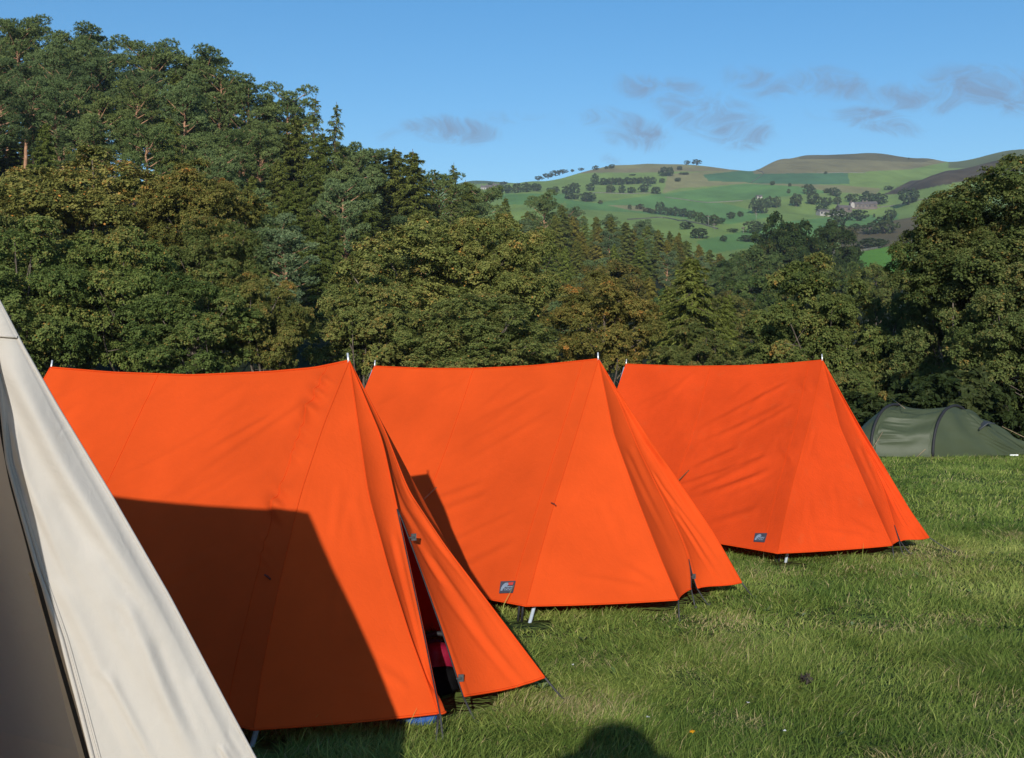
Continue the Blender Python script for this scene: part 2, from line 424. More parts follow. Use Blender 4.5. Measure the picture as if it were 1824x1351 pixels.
# fields on the far hillside: outlines laid on the land, with the colour of their grass
C_PAST = (0.180, 0.255, 0.064); C_RICH = (0.118, 0.228, 0.064); C_DEEP = (0.075, 0.160, 0.072); C_ROUGH = (0.235, 0.220, 0.095)
C_MOOR = (0.205, 0.180, 0.088); C_HEATH = (0.088, 0.066, 0.038); C_BROWN = (0.12, 0.095, 0.045); C_BRIGHT = (0.105, 0.235, 0.030)
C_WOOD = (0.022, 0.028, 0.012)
FIELDS = [
    ([(600, 600), (2600, 600), (2600, 100), (600, 100)], C_PAST),
    ([(820, 330), (960, 321), (960, 300), (820, 300)], (0.085, 0.125, 0.055)),
    ([(950, 321), (1000, 300), (1160, 290), (1260, 285), (1345, 294), (1340, 305), (1260, 300), (1160, 306), (1060, 304), (990, 312)], C_ROUGH),
    ([(1000, 311), (1060, 302), (1160, 299), (1230, 299), (1345, 297), (1330, 304), (1250, 306), (1120, 308), (1060, 308)], C_MOOR),
    ([(960, 325), (1050, 316), (1060, 330), (990, 332)], C_PAST),
    ([(1190, 310), (1340, 302), (1400, 310), (1345, 326), (1210, 336), (1180, 345)], C_ROUGH),
    ([(1252, 312), (1345, 301), (1362, 309), (1330, 325), (1262, 323)], C_DEEP),
    ([(1345, 309), (1512, 308), (1512, 328), (1405, 329), (1330, 326)], C_DEEP),
    ([(1512, 308), (1690, 300), (1640, 325), (1512, 329)], C_PAST),
    ([(1330, 299), (1350, 285), (1420, 268), (1560, 268), (1690, 280), (1700, 286), (1620, 302), (1510, 308), (1345, 310)], C_MOOR),
    ([(1420, 268), (1560, 266), (1690, 280), (1640, 290), (1500, 284), (1425, 284)], (0.125, 0.112, 0.055)),
    ([(1690, 300), (1690, 283), (1824, 262), (2600, 200), (2600, 300)], (0.125, 0.145, 0.055)),
    ([(1185, 345), (1330, 327), (1420, 331), (1500, 342), (1380, 352), (1250, 362), (1180, 356)], C_RICH),
    ([(1300, 326), (1500, 330), (1570, 336), (1560, 348), (1480, 342), (1420, 332)], C_ROUGH),
    ([(890, 345), (1010, 345), (1005, 362), (900, 365)], C_RICH),
    ([(1005, 355), (1060, 362), (1180, 345), (1300, 365), (1380, 385), (1300, 400), (1180, 384), (1080, 376), (1010, 372)], C_RICH),
    ([(1080, 366), (1120, 366), (1180, 376), (1130, 376)], C_ROUGH),
    ([(1000, 375), (1120, 378), (1190, 385), (1260, 402), (1240, 425), (1120, 420), (1020, 385)], C_PAST),
    ([(1240, 430), (1400, 395), (1500, 385), (1600, 380), (1600, 400), (1420, 430), (1260, 452)], C_RICH),
    ([(1540, 372), (1640, 350), (1700, 340), (1680, 360), (1560, 388)], C_PAST),
    ([(1490, 410), (1640, 385), (1640, 440), (1500, 450)], C_BROWN),
    ([(1505, 456), (1545, 446), (1620, 432), (1620, 500), (1500, 482)], C_BRIGHT),
    ([(1240, 470), (1510, 440), (1500, 480), (1240, 520)], C_BROWN),
    ([(1572, 348), (1600, 333), (1622, 322), (1650, 305), (1690, 290), (1720, 283), (1740, 286), (1790, 285), (1824, 284), (2300, 260), (2300, 330), (1824, 304), (1740, 322), (1690, 328), (1640, 338), (1600, 346)], C_HEATH),
]
# ------------------------------------------------------------------ ground sheet with the far hills
az_in = np.arctan((np.linspace(-60, 1900, 880) - CX) / F)
az_l = np.linspace(-math.pi, az_in[0], 120)[:-1]
az_r = np.linspace(az_in[-1], math.pi, 120)[1:]
AZ = np.concatenate([az_l, az_in, az_r])
RD = np.concatenate([np.geomspace(0.4, 30, 110), np.geomspace(31, 330, 60), np.linspace(336, 1900, 300), np.geomspace(1920, 2700, 24)])
RR, AA = np.meshgrid(RD, AZ, indexing='ij')
TX, TY = RR * np.sin(AA), RR * np.cos(AA)
# inside the view the rings are laid at equal depth, as the height table is
cc = np.where(np.abs(AA) < 0.9, 1 / np.maximum(np.cos(AA), 0.5), 1 / math.cos(0.9))
TX *= cc; TY *= cc
TZ = terrain_z(TX.ravel(), TY.ravel()).reshape(TX.shape)
col = np.zeros(TX.shape + (3,)); col[:] = C_PAST
fy = np.maximum(TY, 1)
ppx = CX + F * TX / fy; ppy = HY - F * (TZ - CAMH) / fy
warp = (fbm(TX / 40, TY / 40, 21, 3) - 0.47) * 7
warp2 = (fbm(TX / 30 + 9, TY / 30, 22, 3) - 0.47) * 5
ingrid = (TY > 335)
for poly, c in FIELDS:
    k = inside(poly, ppx + warp * 0.8, ppy + warp2 * 0.25) & ingrid
    if c is C_HEATH:
        k &= (RR < 1200)
    col[k] = c
# wooded floor, and the mown field near by
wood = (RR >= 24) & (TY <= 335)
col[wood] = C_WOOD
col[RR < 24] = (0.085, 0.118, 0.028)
mott = 0.75 + 0.5 * fbm(TX / 25, TY / 60, 31, 4) + 0.25 * (fbm(TX / 7, TY / 20, 32, 2) - 0.35)
heath = np.all(np.isclose(col, C_HEATH), -1)
mott = np.where(heath, 0.15 + 1.6 * fbm(TX / 14, TY / 22, 33, 4), mott)
col[~(RR < 24)] *= mott[~(RR < 24)][:, None]
nu, nv = TX.shape
q = grid_faces(nu, nv)[:, ::-1]
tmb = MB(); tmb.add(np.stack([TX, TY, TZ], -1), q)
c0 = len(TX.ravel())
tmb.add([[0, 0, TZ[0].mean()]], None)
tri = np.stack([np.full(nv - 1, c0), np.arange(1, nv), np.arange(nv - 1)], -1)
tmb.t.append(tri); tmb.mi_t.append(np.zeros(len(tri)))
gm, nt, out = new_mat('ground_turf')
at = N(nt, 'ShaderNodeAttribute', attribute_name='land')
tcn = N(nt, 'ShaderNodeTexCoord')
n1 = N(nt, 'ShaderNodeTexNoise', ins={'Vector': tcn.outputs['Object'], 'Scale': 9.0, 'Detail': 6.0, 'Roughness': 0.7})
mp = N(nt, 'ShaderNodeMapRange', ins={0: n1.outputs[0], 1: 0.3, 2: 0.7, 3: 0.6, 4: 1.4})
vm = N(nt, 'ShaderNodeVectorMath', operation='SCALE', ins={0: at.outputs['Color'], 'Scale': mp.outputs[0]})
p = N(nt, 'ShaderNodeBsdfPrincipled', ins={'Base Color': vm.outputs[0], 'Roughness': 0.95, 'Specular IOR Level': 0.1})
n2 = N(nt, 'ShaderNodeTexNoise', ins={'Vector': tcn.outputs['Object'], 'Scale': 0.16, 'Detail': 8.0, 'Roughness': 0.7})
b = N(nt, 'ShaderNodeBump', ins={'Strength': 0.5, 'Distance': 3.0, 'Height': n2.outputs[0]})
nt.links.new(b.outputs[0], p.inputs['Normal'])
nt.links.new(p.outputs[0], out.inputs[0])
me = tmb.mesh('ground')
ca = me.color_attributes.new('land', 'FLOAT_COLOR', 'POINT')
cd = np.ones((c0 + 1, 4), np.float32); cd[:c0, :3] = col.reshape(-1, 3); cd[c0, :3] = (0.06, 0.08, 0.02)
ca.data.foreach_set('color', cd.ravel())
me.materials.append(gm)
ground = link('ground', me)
tag(ground, kind='structure')
# ------------------------------------------------------------------ grass of the camping field
# trodden places by the tent doors
WEAR = [(*G(a, b_)[:2], r_) for a, b_, r_ in ((850, 1265, .22), (1000, 1262, .20), (1285, 1110, .28), (1060, 1180, .25), (1330, 1290, .18), (1660, 985, .4), (1230, 1195, .15), (1560, 1120, .3))]
def blades(n, pxr, dr, h, w, keep=None, lean=0.80):
    g = rng
    px = g.uniform(pxr[0], pxr[1], n)
    u = g.random(n); D = np.sqrt(dr[0] ** 2 + u * (dr[1] ** 2 - dr[0] ** 2))
    x = (px - CX) / F * D; y = D
    # tussocks
    tz_ = fbm(x * 2.3 + 3, y * 2.3 + 1, 41, 3); ok = g.random(n) < np.clip(0.30 + 1.7 * (tz_ - 0.2), 0.3, 1)
    if keep is not None: ok &= keep(x, y)
    x, y, tz_ = x[ok], y[ok], tz_[ok]; n = len(x)
    z = terrain_z(x, y)
    hh = h * np.exp(g.normal(0, 0.35, n)) * (0.6 + 1.0 * tz_) * np.where(g.random(n) < 0.03, 1.7, 1)
    wear = np.zeros(n)
    for wx, wy, wr_ in WEAR:
        wear = np.maximum(wear, np.exp(-(((x - wx) ** 2 + (y - wy) ** 2) / wr_ ** 2)))
    hh *= 1 - .45 * wear
    ww = w * g.uniform(0.6, 1.5, n)
    az = g.uniform(0, 2 * np.pi, n) * 0.62 + 9 * fbm(x * 2.2, y * 2.2, 44, 3)
    ln = g.uniform(0.15, 1.0, n) ** 1.0 * lean * 2
    dirx, diry = np.cos(az), np.sin(az)
    fa = g.uniform(0, 2 * np.pi, n)
    sxv, syv = np.cos(fa), np.sin(fa)
    V = np.empty((n, 6, 3))
    for k, (t, wt_) in enumerate(((0, 1.0), (0.5, 0.8), (1.0, 0.12))):
        off = ln * hh * t ** 1.7
        zz = z - 0.005 + hh * (t - 0.28 * ln * t * t)
        bx = x + dirx * off; by = y + diry * off
        V[:, 2 * k, 0] = bx - sxv * ww * wt_ / 2; V[:, 2 * k, 1] = by - syv * ww * wt_ / 2; V[:, 2 * k, 2] = zz
        V[:, 2 * k + 1, 0] = bx + sxv * ww * wt_ / 2; V[:, 2 * k + 1, 1] = by + syv * ww * wt_ / 2; V[:, 2 * k + 1, 2] = zz
    i = np.arange(n)[:, None] * 6
    q = np.stack([i + np.array([0, 1, 3, 2]), i + np.array([2, 3, 5, 4])], 1).reshape(-1, 4)
    patch = (fbm(x * 0.9 + 11, y * 0.9, 45, 3) - 0.47) * 1.5 + (fbm(x * 4.1 + 2, y * 4.1, 47, 2) - .38) * .7
    dry = fbm(x * 1.9 + 17, y * 1.9, 46, 3)
    var = np.clip(0.42 + 0.55 * patch + g.normal(0, 0.16, n), 0.02, 0.80)
    isdry = g.random(n) < np.clip(0.05 + 1.5 * (dry - 0.52) + .45 * wear, 0.035, 0.55)
    var = np.where(isdry, g.uniform(0.84, 1.0, n), var)
    return V.reshape(-1, 3), q, np.repeat(var, 6)

def make_grass(tent_polys):
    def keep(x, y):
        k = np.ones(len(x), bool)
        for pl in tent_polys:
            k &= ~inside(pl, x, y)
        return k
    mb = MB()
    for n, pxr, dr, h, w in ((300000, (100, 2000), (3.6, 6.0), 0.039, 0.0034), (320000, (420, 2050), (6.0, 10.0), 0.037, 0.0050),
                             (200000, (1050, 2100), (10.0, 19.5), 0.042, 0.0082), (40000, (-200, 2300), (2.0, 3.6), 0.060, 0.005),
                             (60000, (-700, 1300), (9.0, 22.0), 0.05, 0.012), (150000, (1950, 4600), (3.0, 20.0), 0.046, 0.012)):
        v, q_, a = blades(n, pxr, dr, h, w, keep)
        mb.add(v, q_, var=a)
    m, nt, out = new_mat('grass_blade')
    at = N(nt, 'ShaderNodeAttribute', attribute_name='var')
    c = ramp(nt, at.outputs['Fac'], [(0.0, (0.062, 0.112, 0.022, 1)), (0.3, (0.138, 0.205, 0.040, 1)), (0.55, (0.225, 0.285, 0.064, 1)),
                                     (0.8, (0.38, 0.41, 0.115, 1)), (0.86, (0.36, 0.31, 0.14, 1)), (1.0, (0.47, 0.38, 0.20, 1))])
    p = N(nt, 'ShaderNodeBsdfPrincipled', ins={'Base Color': c, 'Roughness': 0.6, 'Specular IOR Level': 0.10})
    t = N(nt, 'ShaderNodeBsdfTranslucent', ins={0: c})
    ms = N(nt, 'ShaderNodeMixShader', ins={0: 0.25, 1: p.outputs[0], 2: t.outputs[0]})
    nt.links.new(ms.outputs[0], out.inputs[0])
    o = mb.build('grass', m)
    tag(o, 'short tussocky green grass with straw coloured blades covering the camping field', 'grass', kind='stuff')
    # broad-leaved weeds lying in the turf
    wm = MB()
    for k in range(18):
        px = rng.uniform(900, 1850); D = rng.uniform(4.3, 9)
        x, y = (px - CX) / F * D, D
        if not keep(np.array([x]), np.array([y]))[0]: continue
        z = Zt(x, y)
        for j in range(rng.integers(3, 7)):
            a = rng.uniform(0, 6.28); L = rng.uniform(.02, .045); w = L * .45
            d = np.array([math.cos(a), math.sin(a), 0]); s = np.array([-d[1], d[0], 0]); c_ = np.array([x, y, z + .02])
            up = rng.uniform(.7, 1.6)
            pts = [c_, c_ + d * L * .5 + s * w / 2 + [0, 0, L * .5 * up], c_ + d * L + [0, 0, L * .6 * up], c_ + d * L * .5 - s * w / 2 + [0, 0, L * .5 * up]]
            wm.add(pts, [[0, 1, 2, 3]], var=rng.uniform(.1, .9))
    m2 = leaf_mat('weed_leaf', [(0, (0.09, 0.15, 0.045, 1)), (0.7, (0.15, 0.21, 0.08, 1)), (1, (0.26, 0.30, 0.19, 1))])
    tag(wm.build('weeds', m2), 'low broad leaved weeds scattered through the grass', 'weeds', kind='stuff')
    return keep
# ------------------------------------------------------------------ ridge tents
def rib(pix, start, Y1, n=60, dep=0.0):
    """a seam running from the pole tip to the hem; depth eases from the tip's to Y1"""
    p = np.asarray(pix, float)
    d = np.concatenate([[0], np.cumsum(np.linalg.norm(np.diff(p, axis=0), axis=1))]); qd = d / d[-1]
    if len(p) < 12:
        p = resample(p, 24); qd = np.linspace(0, 1, 24)
    Yv = 1 / (1 / start[1] * (1 - qd) + qd / Y1) + dep * np.sin(np.pi * qd)
    P = np.array([U(a, b, y) for (a, b), y in zip(p, Yv)])
    P[0] = start
    return smooth_curve(P, n, 6)

def ruled(A, B, nv, bulge=0.0):
    t = np.linspace(0, 1, nv)[None, :, None]
    P = A[:, None] * (1 - t) + B[:, None] * t
    return P

def normals(P):
    du = np.gradient(P, axis=0); dv = np.gradient(P, axis=1)
    n = np.cross(du, dv); L = np.linalg.norm(n, axis=-1, keepdims=True)
    n = n / np.maximum(L, 1e-9)
    bad = L[..., 0] < 1e-9
    if bad.any():
        n[bad] = n[~bad].mean(0) / np.linalg.norm(n[~bad].mean(0))
    m = n.mean((0, 1))
    if m[1] > 0: n = -n                      # towards the camera side
    return n

def creases(a, b, lines):
    """height field of soft folds; a, b are surface coordinates in metres; a line is (a0, b0, angle, length, width, height)"""
    h = np.zeros(a.shape)
    for a0, b0, ang, L, w, amp in lines:
        ca, sa = math.cos(ang), math.sin(ang)
        s = (a - a0) * ca + (b - b0) * sa; d = -(a - a0) * sa + (b - b0) * ca + 0.06 * s * s
        win = np.clip(s / (0.12 * L), 0, 1) * np.clip((L - s) / (0.6 * L), 0, 1)
        win = win * win * (3 - 2 * win)
        h += amp * win * (np.exp(-(d / w) ** 2) - 0.55 * np.exp(-((d - 1.7 * w) / w) ** 2))
    return h

def coons(top, left, right, bot):
    """top: (ns) left, right: (nt) bot: (ns)"""
    ns, nt_ = len(top), len(left)
    s = np.linspace(0, 1, ns)[:, None, None]; t = np.linspace(0, 1, nt_)[None, :, None]
    P = (1 - t) * top[:, None] + t * bot[:, None] + (1 - s) * left[None] + s * right[None]
    P -= (1 - s) * (1 - t) * top[0] + s * (1 - t) * top[-1] + (1 - s) * t * bot[0] + s * t * bot[-1]
    return P

def orange_tent(spec):
    aF, aR = U(*spec['apexF']), U(*spec['apexR'])
    root = thing('ridge_tent', spec['label'], 'tent', ((aF[0] + aR[0]) / 2, (aF[1] + aR[1]) / 2, 0), 'orange ridge tents in a row')
    mat = MAT[spec.get('mat', 'orange')]
    u = aF - aR; u[2] = 0; Lr = np.linalg.norm(u); u /= Lr
    v = np.array([-u[1], u[0], 0]); v = v if v[1] > 0 else -v
    def mirror(P):
        P = np.asarray(P, float); return P - 2 * ((P - aF) @ v)[..., None] * v
    r = np.random.default_rng(spec['seed'])
    ridge = smooth_curve(np.array([U(px, py, 1 / (1 / aR[1] + (1 / aF[1] - 1 / aR[1]) * (px - spec['apexR'][0]) / (spec['apexF'][0] - spec['apexR'][0]))) for px, py in spec['ridge']]), 130, 10)
    ridge[0], ridge[-1] = aR, aF
    e = {}
    zf = spec.get('zip_from', 60)
    for k, zb in (('pole', .10), ('C', .10), ('D', .11), ('I', .09), ('T', .12)):
        end = spec[k][-1]
        Y1 = G(end[0], end[1], zb)[1] + spec.get('dY_' + k, 0)
        e[k] = rib(spec[k], aF, Y1, 110, {'D': .13, 'I': .13, 'T': .10}.get(k, 0) * spec.get('turn', 1))
    # above the zip's slider door edge and flap are one seam; below it they part
    ir = min(zf, 108)
    dpx = spec['D']; cut = e['D'][ir]
    cpx = (CX + F * cut[0] / cut[1], HY - F * (cut[2] - CAMH) / cut[1])
    lowp = [cpx] + [p_ for p_ in spec['I'] if p_[1] > cpx[1] + 12]
    low = rib(lowp, cut, e['I'][-1][1], 110 - ir)
    e['I'] = np.vstack([e['D'][:ir] + (aF - e['D'][0]), low])
    hemR = aR - v * spec.get('wr', 0.86) - u * 0.05; hemR[2] = 0.10
    rear = smooth_curve(np.array([aR, (aR + hemR) / 2 + [0, 0, -.03], hemR]), 110)
    n_s = 130
    bot = np.linspace(0, 1, n_s)[:, None] * (e['pole'][-1] - hemR) + hemR
    bot[:, 2] += 0.012 * np.sin(np.linspace(0, np.pi, n_s))
    fly = MB()
    sheets = []
    # wall
    W = coons(ridge, rear, e['pole'], bot)
    Nn = normals(W)
    s = np.linspace(0, 1, n_s)[:, None] * np.ones((1, 110)); t = np.ones((n_s, 1)) * np.linspace(0, 1, 110)[None]
    sag = -spec.get('sag', 0.035) * np.sin(np.pi * s) ** 1.0 * np.sin(np.pi * np.clip(t, 0, 1))
    A_, B_ = s * Lr, t * 1.65
    lines = []
    for k in range(spec.get('nfold', 9)):
        b0 = r.uniform(0.1, 1.35); a0 = Lr * (1 - 0.02) - r.uniform(0, .55) - 0.1 * b0
        lines.append((a0, b0, math.pi - r.uniform(.38, .62), r.uniform(.5, 1.25), r.uniform(.018, .034), r.uniform(.003, .0085) * spec.get('fold', 1)))
    for k in range(5):
        lines.append((r.uniform(.3, Lr - .3), r.uniform(.0, .3), math.pi - r.uniform(.5, .9), r.uniform(.3, .6), .025, .003 * spec.get('fold', 1)))
    h = sag + creases(A_, B_, lines)
    # puckers along the pole seam
    for k in range(spec.get('pucker', 10)):
        b0 = r.uniform(.10, 1.05); wv = r.uniform(.015, .024)
        h += spec.get('puck_amp', .003) * np.exp(-(((B_ - b0) + (Lr - A_) * .7) / wv) ** 2) * np.exp(-((Lr - A_ - .10) / .075) ** 2)
    if spec.get('crumple'):
        h += spec['crumple'] * (fbm(A_ * 9 + B_ * 3, B_ * 7 - A_ * 4, spec['seed'], 4) - .47) * np.clip(np.sin(np.pi * t), 0, 1)
    edge = np.minimum(1, np.minimum(t, 1 - t) * 14) * np.minimum(1, np.minimum(s, 1 - s) * 25)
    W = W + Nn * (h * edge)[..., None]
    sheets.append(W)
    # bell: pole seam to corner seam, corner seam to door edge, door edge to the closed part of the front
    def bell(A, B, nv, sagv=0.02, lines_=(), wid=0.8):
        P = ruled(A, B, nv); n_ = normals(P)
        tt = np.linspace(0, 1, P.shape[0])[:, None] * np.ones((1, nv)); ss = np.ones((P.shape[0], 1)) * np.linspace(0, 1, nv)[None]
        hh = -sagv * np.sin(np.pi * ss) * tt * (1 - 0.3 * tt) * 2
        hh = hh + creases(ss * tt * wid, tt * 1.6, lines_)
        ed = np.minimum(1, np.minimum(ss, 1 - ss) * 10 + 0.0)
        return P + n_ * (hh * ed)[..., None]
    l1 = [(r.uniform(.05, .4), r.uniform(.5, 1.2), r.uniform(1.1, 2.2), r.uniform(.3, .6), .022, .003) for k in range(4)]
    l1 += [(.62, 1.52, math.pi + .25, .5, .02, .005), (.66, 1.50, math.pi + .6, .3, .02, .005)]
    sheets.append(bell(e['pole'], e['C'], 60, .012, l1))
    l2 = [(r.uniform(.0, .2), r.uniform(.3, .8), 1.45, r.uniform(.4, .8), .018, .006) for k in range(3)]
    sheets.append(bell(e['C'], e['D'], 26, .018, l2, .3))
    l3 = [(r.uniform(.02, .16), .25 + .13 * k, r.uniform(1.25, 1.45), r.uniform(.6, 1.0), .016, .007) for k in range(7)]
    sheets.append(bell(e['I'], e['T'], 60, .03, l3, .36))
    fc = aF + u * .30 + v * .62; fc[2] = .0
    Dm = smooth_curve(np.array([aF, (aF + fc) / 2 + [0, 0, -.03], fc]), 110)
    sheets.append(ruled(e['T'], Dm, 40)); mp = mirror(e['pole']); mp[:, 2] -= .10 * np.linspace(0, 1, len(mp)) ** 2
    sheets.append(ruled(Dm, mp, 30))
    Wm = mirror(W[::2, ::2]); Wm[..., 2] -= .095 * np.linspace(0, 1, Wm.shape[1])[None] ** 2; sheets.append(Wm)
    tipR = aR - u * 0.42; tipR[2] = .10
    rt = smooth_curve(np.array([aR, (aR + tipR) / 2 + [0, 0, -.05], tipR]), 110)
    sheets.append(ruled(rear, rt, 24)); sheets.append(ruled(rt, mirror(rear), 24))
    for P in sheets:
        fly.add(P, grid_faces(P.shape[0], P.shape[1]))
    # sewn seams and rolled hems stand proud of the cloth
    def seam(path, rad=.0035, off=None):
        vv, qq, tt = tube(path, rad, 6); fly.add(vv, qq, tt, mi=1)
    k_s = int(n_s * spec.get('seam_s', .47))
    nW = normals(W)
    seam(W[k_s] + nW[k_s] * .0005, .0026); seam(e['pole'] , .003); seam(W[n_s - 9] + nW[n_s - 9] * .0005, .0022); seam(e['C'], .0032); seam(e['D'], .0042)
    seam(ridge + [0, 0, .001], .005)
    for P in (W[:, -1], sheets[1][-1], sheets[2][-1], sheets[3][-1], sheets[4][-1], rear):
        seam(resample(P, 60), .0048)
    seam(e['T'], .004)
    fl = fly.build('flysheet', [mat, MAT['seam']], root)
    # door zip and its toggles
    z = MB()
    i0 = spec.get('zip_from', 60)
    for pth in (e['D'][i0:], e['I'][i0:]):
        vv, qq, tt = tube(pth + np.array([0, -.004, 0]), .0032, 6); z.add(vv, qq, tt)
    z.build('door_zip', MAT['black'], root)
    for px, py, sz in spec['toggles']:
        k = np.argmin([abs(HY - F * (P_[2] - CAMH) / P_[1] - py) for P_ in e['I']])
        c = U(px, py, e['I'][k][1] - .008)
        m = MB(); vv, qq = box(c, (sz, .006, sz * 1.35), rotz(.25)); m.add(vv, qq)
        vv, qq = tube(np.array([c + [-sz * .8, .003, -.004], c + [sz * .2, -.006, .0]]), .0045, 8)[:2]; m.add(vv, qq)
        m.build('door_toggle', MAT['dark'], root, smooth=False)
    # pole frame: an A of two legs at the front and at the rear, meeting under a spike at each end of the ridge
    for ap, foots, spike in ((aF, spec['foot'], spec['spikeF']), (aR, None, spec['spikeR'])):
        if foots is not None:
            near = G(foots[0], foots[1], -.01)
            hole = ap
        else:
            near = aR - v * .80; near[2] = 0
        for ft in (near, mirror(near)):
            m = MB(); top = ap + np.array([0, 0, -.03]) + u * (-.015)
            ftin = ft + (0 if foots is not None else 0)
            vv, qq, tt = tube(np.array([top, top * .5 + ftin * .5, ftin]) if foots is None else np.array([top, top * .45 + ftin * .55 + v * (.03 if ft is near else -.03), ftin]), .0105, 10)
            m.add(vv, qq, tt); m.build('pole_leg', MAT['alu'], root)
            tp = MB()                                    # webbing pegged at the foot
            off = -u * .05
            for dx in (-.012, .012):
                vv, qq, tt = tube(np.array([ft + off + u * dx + [0, 0, .14], ft + off * 1.3 + u * dx + [0, 0, .0]]), .008, 6); tp.add(vv, qq, tt)
            tp.build('peg_strap', MAT['black'], root)
        m = MB()
        top = U(spike[0], spike[1], ap[1])
        vv, qq, tt = tube(np.array([ap + [0, 0, -.03], top]), [.006, .0045], 8); m.add(vv, qq, tt)
        m.build('ridge_spike', MAT['spike'], root)
    # cotton inner tent hung from the ridge, on its groundsheet
    inn = MB()
    A0 = aF + np.array([0, 0, -.10]) + u * -.10; R0 = aR + np.array([0, 0, -.10]) + u * .10
    wi = .70
    def col_(top, side):
        pts = [top, top + side * v * wi * .93 + [0, 0, .28 - top[2]], top + side * v * wi + [0, 0, .03 - top[2]]]
        return resample(np.array(pts), 24)
    cols = [col_(A0, -1), col_(R0, -1), col_(R0, 1), col_(A0, 1)]
    for a, b_ in ((cols[0], cols[1]), (cols[1], cols[2]), (cols[2], cols[3])):
        inn.add(ruled(a, b_, 20), grid_faces(24, 20))
    if not spec.get('open'):
        inn.add(ruled(cols[3], cols[0], 20), grid_faces(24, 20))
    else:                                                # one half of its door hangs tied aside
        mid = (cols[3] + cols[0]) / 2
        P = ruled(cols[3], mid * .75 + cols[3] * .25, 20); ss = np.linspace(0, 1, 20)
        P = P + u * (.03 * np.sin(ss * 22))[None, :, None]
        inn.add(P, grid_faces(24, 20))
    inn.build('inner_tent', MAT['maroon'], root)
    gs = MB()
    cg = (aF + aR) / 2 + u * .10; cg[2] = .035
    vv, qq = box((0, 0, 0), (Lr - .1, 1.45, .02)); rot = np.stack([u, v, [0, 0, 1]], 1)
    gs.add(vv @ rot.T + cg, qq); gs.build('groundsheet', MAT[spec.get('gs', 'groundsheet')], root, smooth=False)
    # guy lines and pegs
    for (a, pg) in spec['guys'](aF, aR, u, v, e, W):
        m = MB(); a = np.asarray(a); pg = np.asarray(pg)
        vv, qq, tt = tube(np.array([a, (a * .5 + pg * .5) + [0, 0, -.004], pg]), .0045, 6); m.add(vv, qq, tt)
        o = m.build('guy_line', MAT['tancord' if np.linalg.norm(a - pg) > .8 else 'cord'], root)
        m = MB(); dirp = (a - pg); dirp[2] = 0; dirp /= np.linalg.norm(dirp)
        vv, qq, tt = tube(np.array([pg - dirp * .01 + [0, 0, .02], pg, pg + dirp * .05 + [0, 0, -.1]]), .004, 6); m.add(vv, qq, tt)
        m.build('peg', MAT['dark'], o)
    # guy tab sewn on the wall
    if 'tab' in spec:
        px, py = spec['tab']
        scr = np.stack([CX + F * W[..., 0] / W[..., 1], HY - F * (W[..., 2] - CAMH) / W[..., 1]], -1)
        k = np.unravel_index(np.argmin(((scr - [px, py]) ** 2).sum(-1)), scr.shape[:2])
        P0 = W[k] + nW[k] * .004
        m = MB()
        vv, qq, tt = tube(np.array([P0 + u * -.016 + [0, 0, .008], P0 + [0, 0, -.0], P0 + nW[k] * .012 + u * .006, P0 + u * .018 + [0, 0, -.010]]), .004, 6); m.add(vv, qq, tt)
        m.build('guy_tab', MAT['tab'], root)
    # woven maker's patch low on the wall
    if 'patch' in spec:
        scr = np.stack([CX + F * W[..., 0] / W[..., 1], HY - F * (W[..., 2] - CAMH) / W[..., 1]], -1)
        def on_wall(px, py):
            # local inverse of the projection on the wall, by weights of the four nearest points
            d2 = ((scr - [px, py]) ** 2).sum(-1).ravel(); kk = np.argsort(d2)[:4]; w_ = 1 / (d2[kk] + .05); w_ /= w_.sum()
            Yp = (W.reshape(-1, 3)[kk] * w_[:, None]).sum(0)[1]
            return U(px, py, Yp)
        c4 = [on_wall(*p_) for p_ in spec['patch']]          # tl tr br bl
        nrm = np.cross(c4[1] - c4[0], c4[3] - c4[0]); nrm /= np.linalg.norm(nrm)
        if nrm[1] > 0: nrm = -nrm
        def pt(s_, t_, o_): return c4[0] * (1 - s_) * (1 - t_) + c4[1] * s_ * (1 - t_) + c4[2] * s_ * t_ + c4[3] * (1 - s_) * t_ + nrm * o_
        m = MB()
        f_ = [pt(0, 0, .008), pt(1, 0, .008), pt(1, 1, .008), pt(0, 1, .008)]; bk = [p_ - nrm * .006 for p_ in f_]
        m.add(f_ + bk, [[0, 1, 2, 3], [0, 4, 5, 1], [1, 5, 6, 2], [2, 6, 7, 3], [3, 7, 4, 0]])
        po = m.build('maker_patch', MAT['patch'], root, smooth=False)
        m = MB()                                             # pale beast-like curve, with a line of lettering under it
        arc = [(.08, .80), (.12, .50), (.24, .26), (.38, .16), (.52, .14)]
        low = [(.22, .84), (.30, .62), (.40, .50), (.54, .42), (.60, .30)]
        vv = [pt(a_, b_, .0095) for a_, b_ in arc] + [pt(a_, b_, .0095) for a_, b_ in low]
        m.add(vv, [[i_, i_ + 1, i_ + 6, i_ + 5] for i_ in range(4)])
        def poly4(*c_): m.add([pt(a_, b_, .0095) for a_, b_ in c_], [[0, 1, 2, 3]])
        poly4((.46, .46), (.92, .46), (.90, .54), (.44, .54))
        for i_ in range(5):
            x_ = .36 + .11 * i_
            poly4((x_, .60), (x_ + .03, .60), (x_ + .03, .84), (x_, .84)); poly4((x_ + .03, .60 + .1 * (i_ % 2)), (x_ + .075, .60 + .1 * (i_ % 2)), (x_ + .075, .68 + .1 * (i_ % 2)), (x_ + .03, .68 + .1 * (i_ % 2)))
        m.build('patch_emblem', MAT['patch_pale'], po, smooth=False)
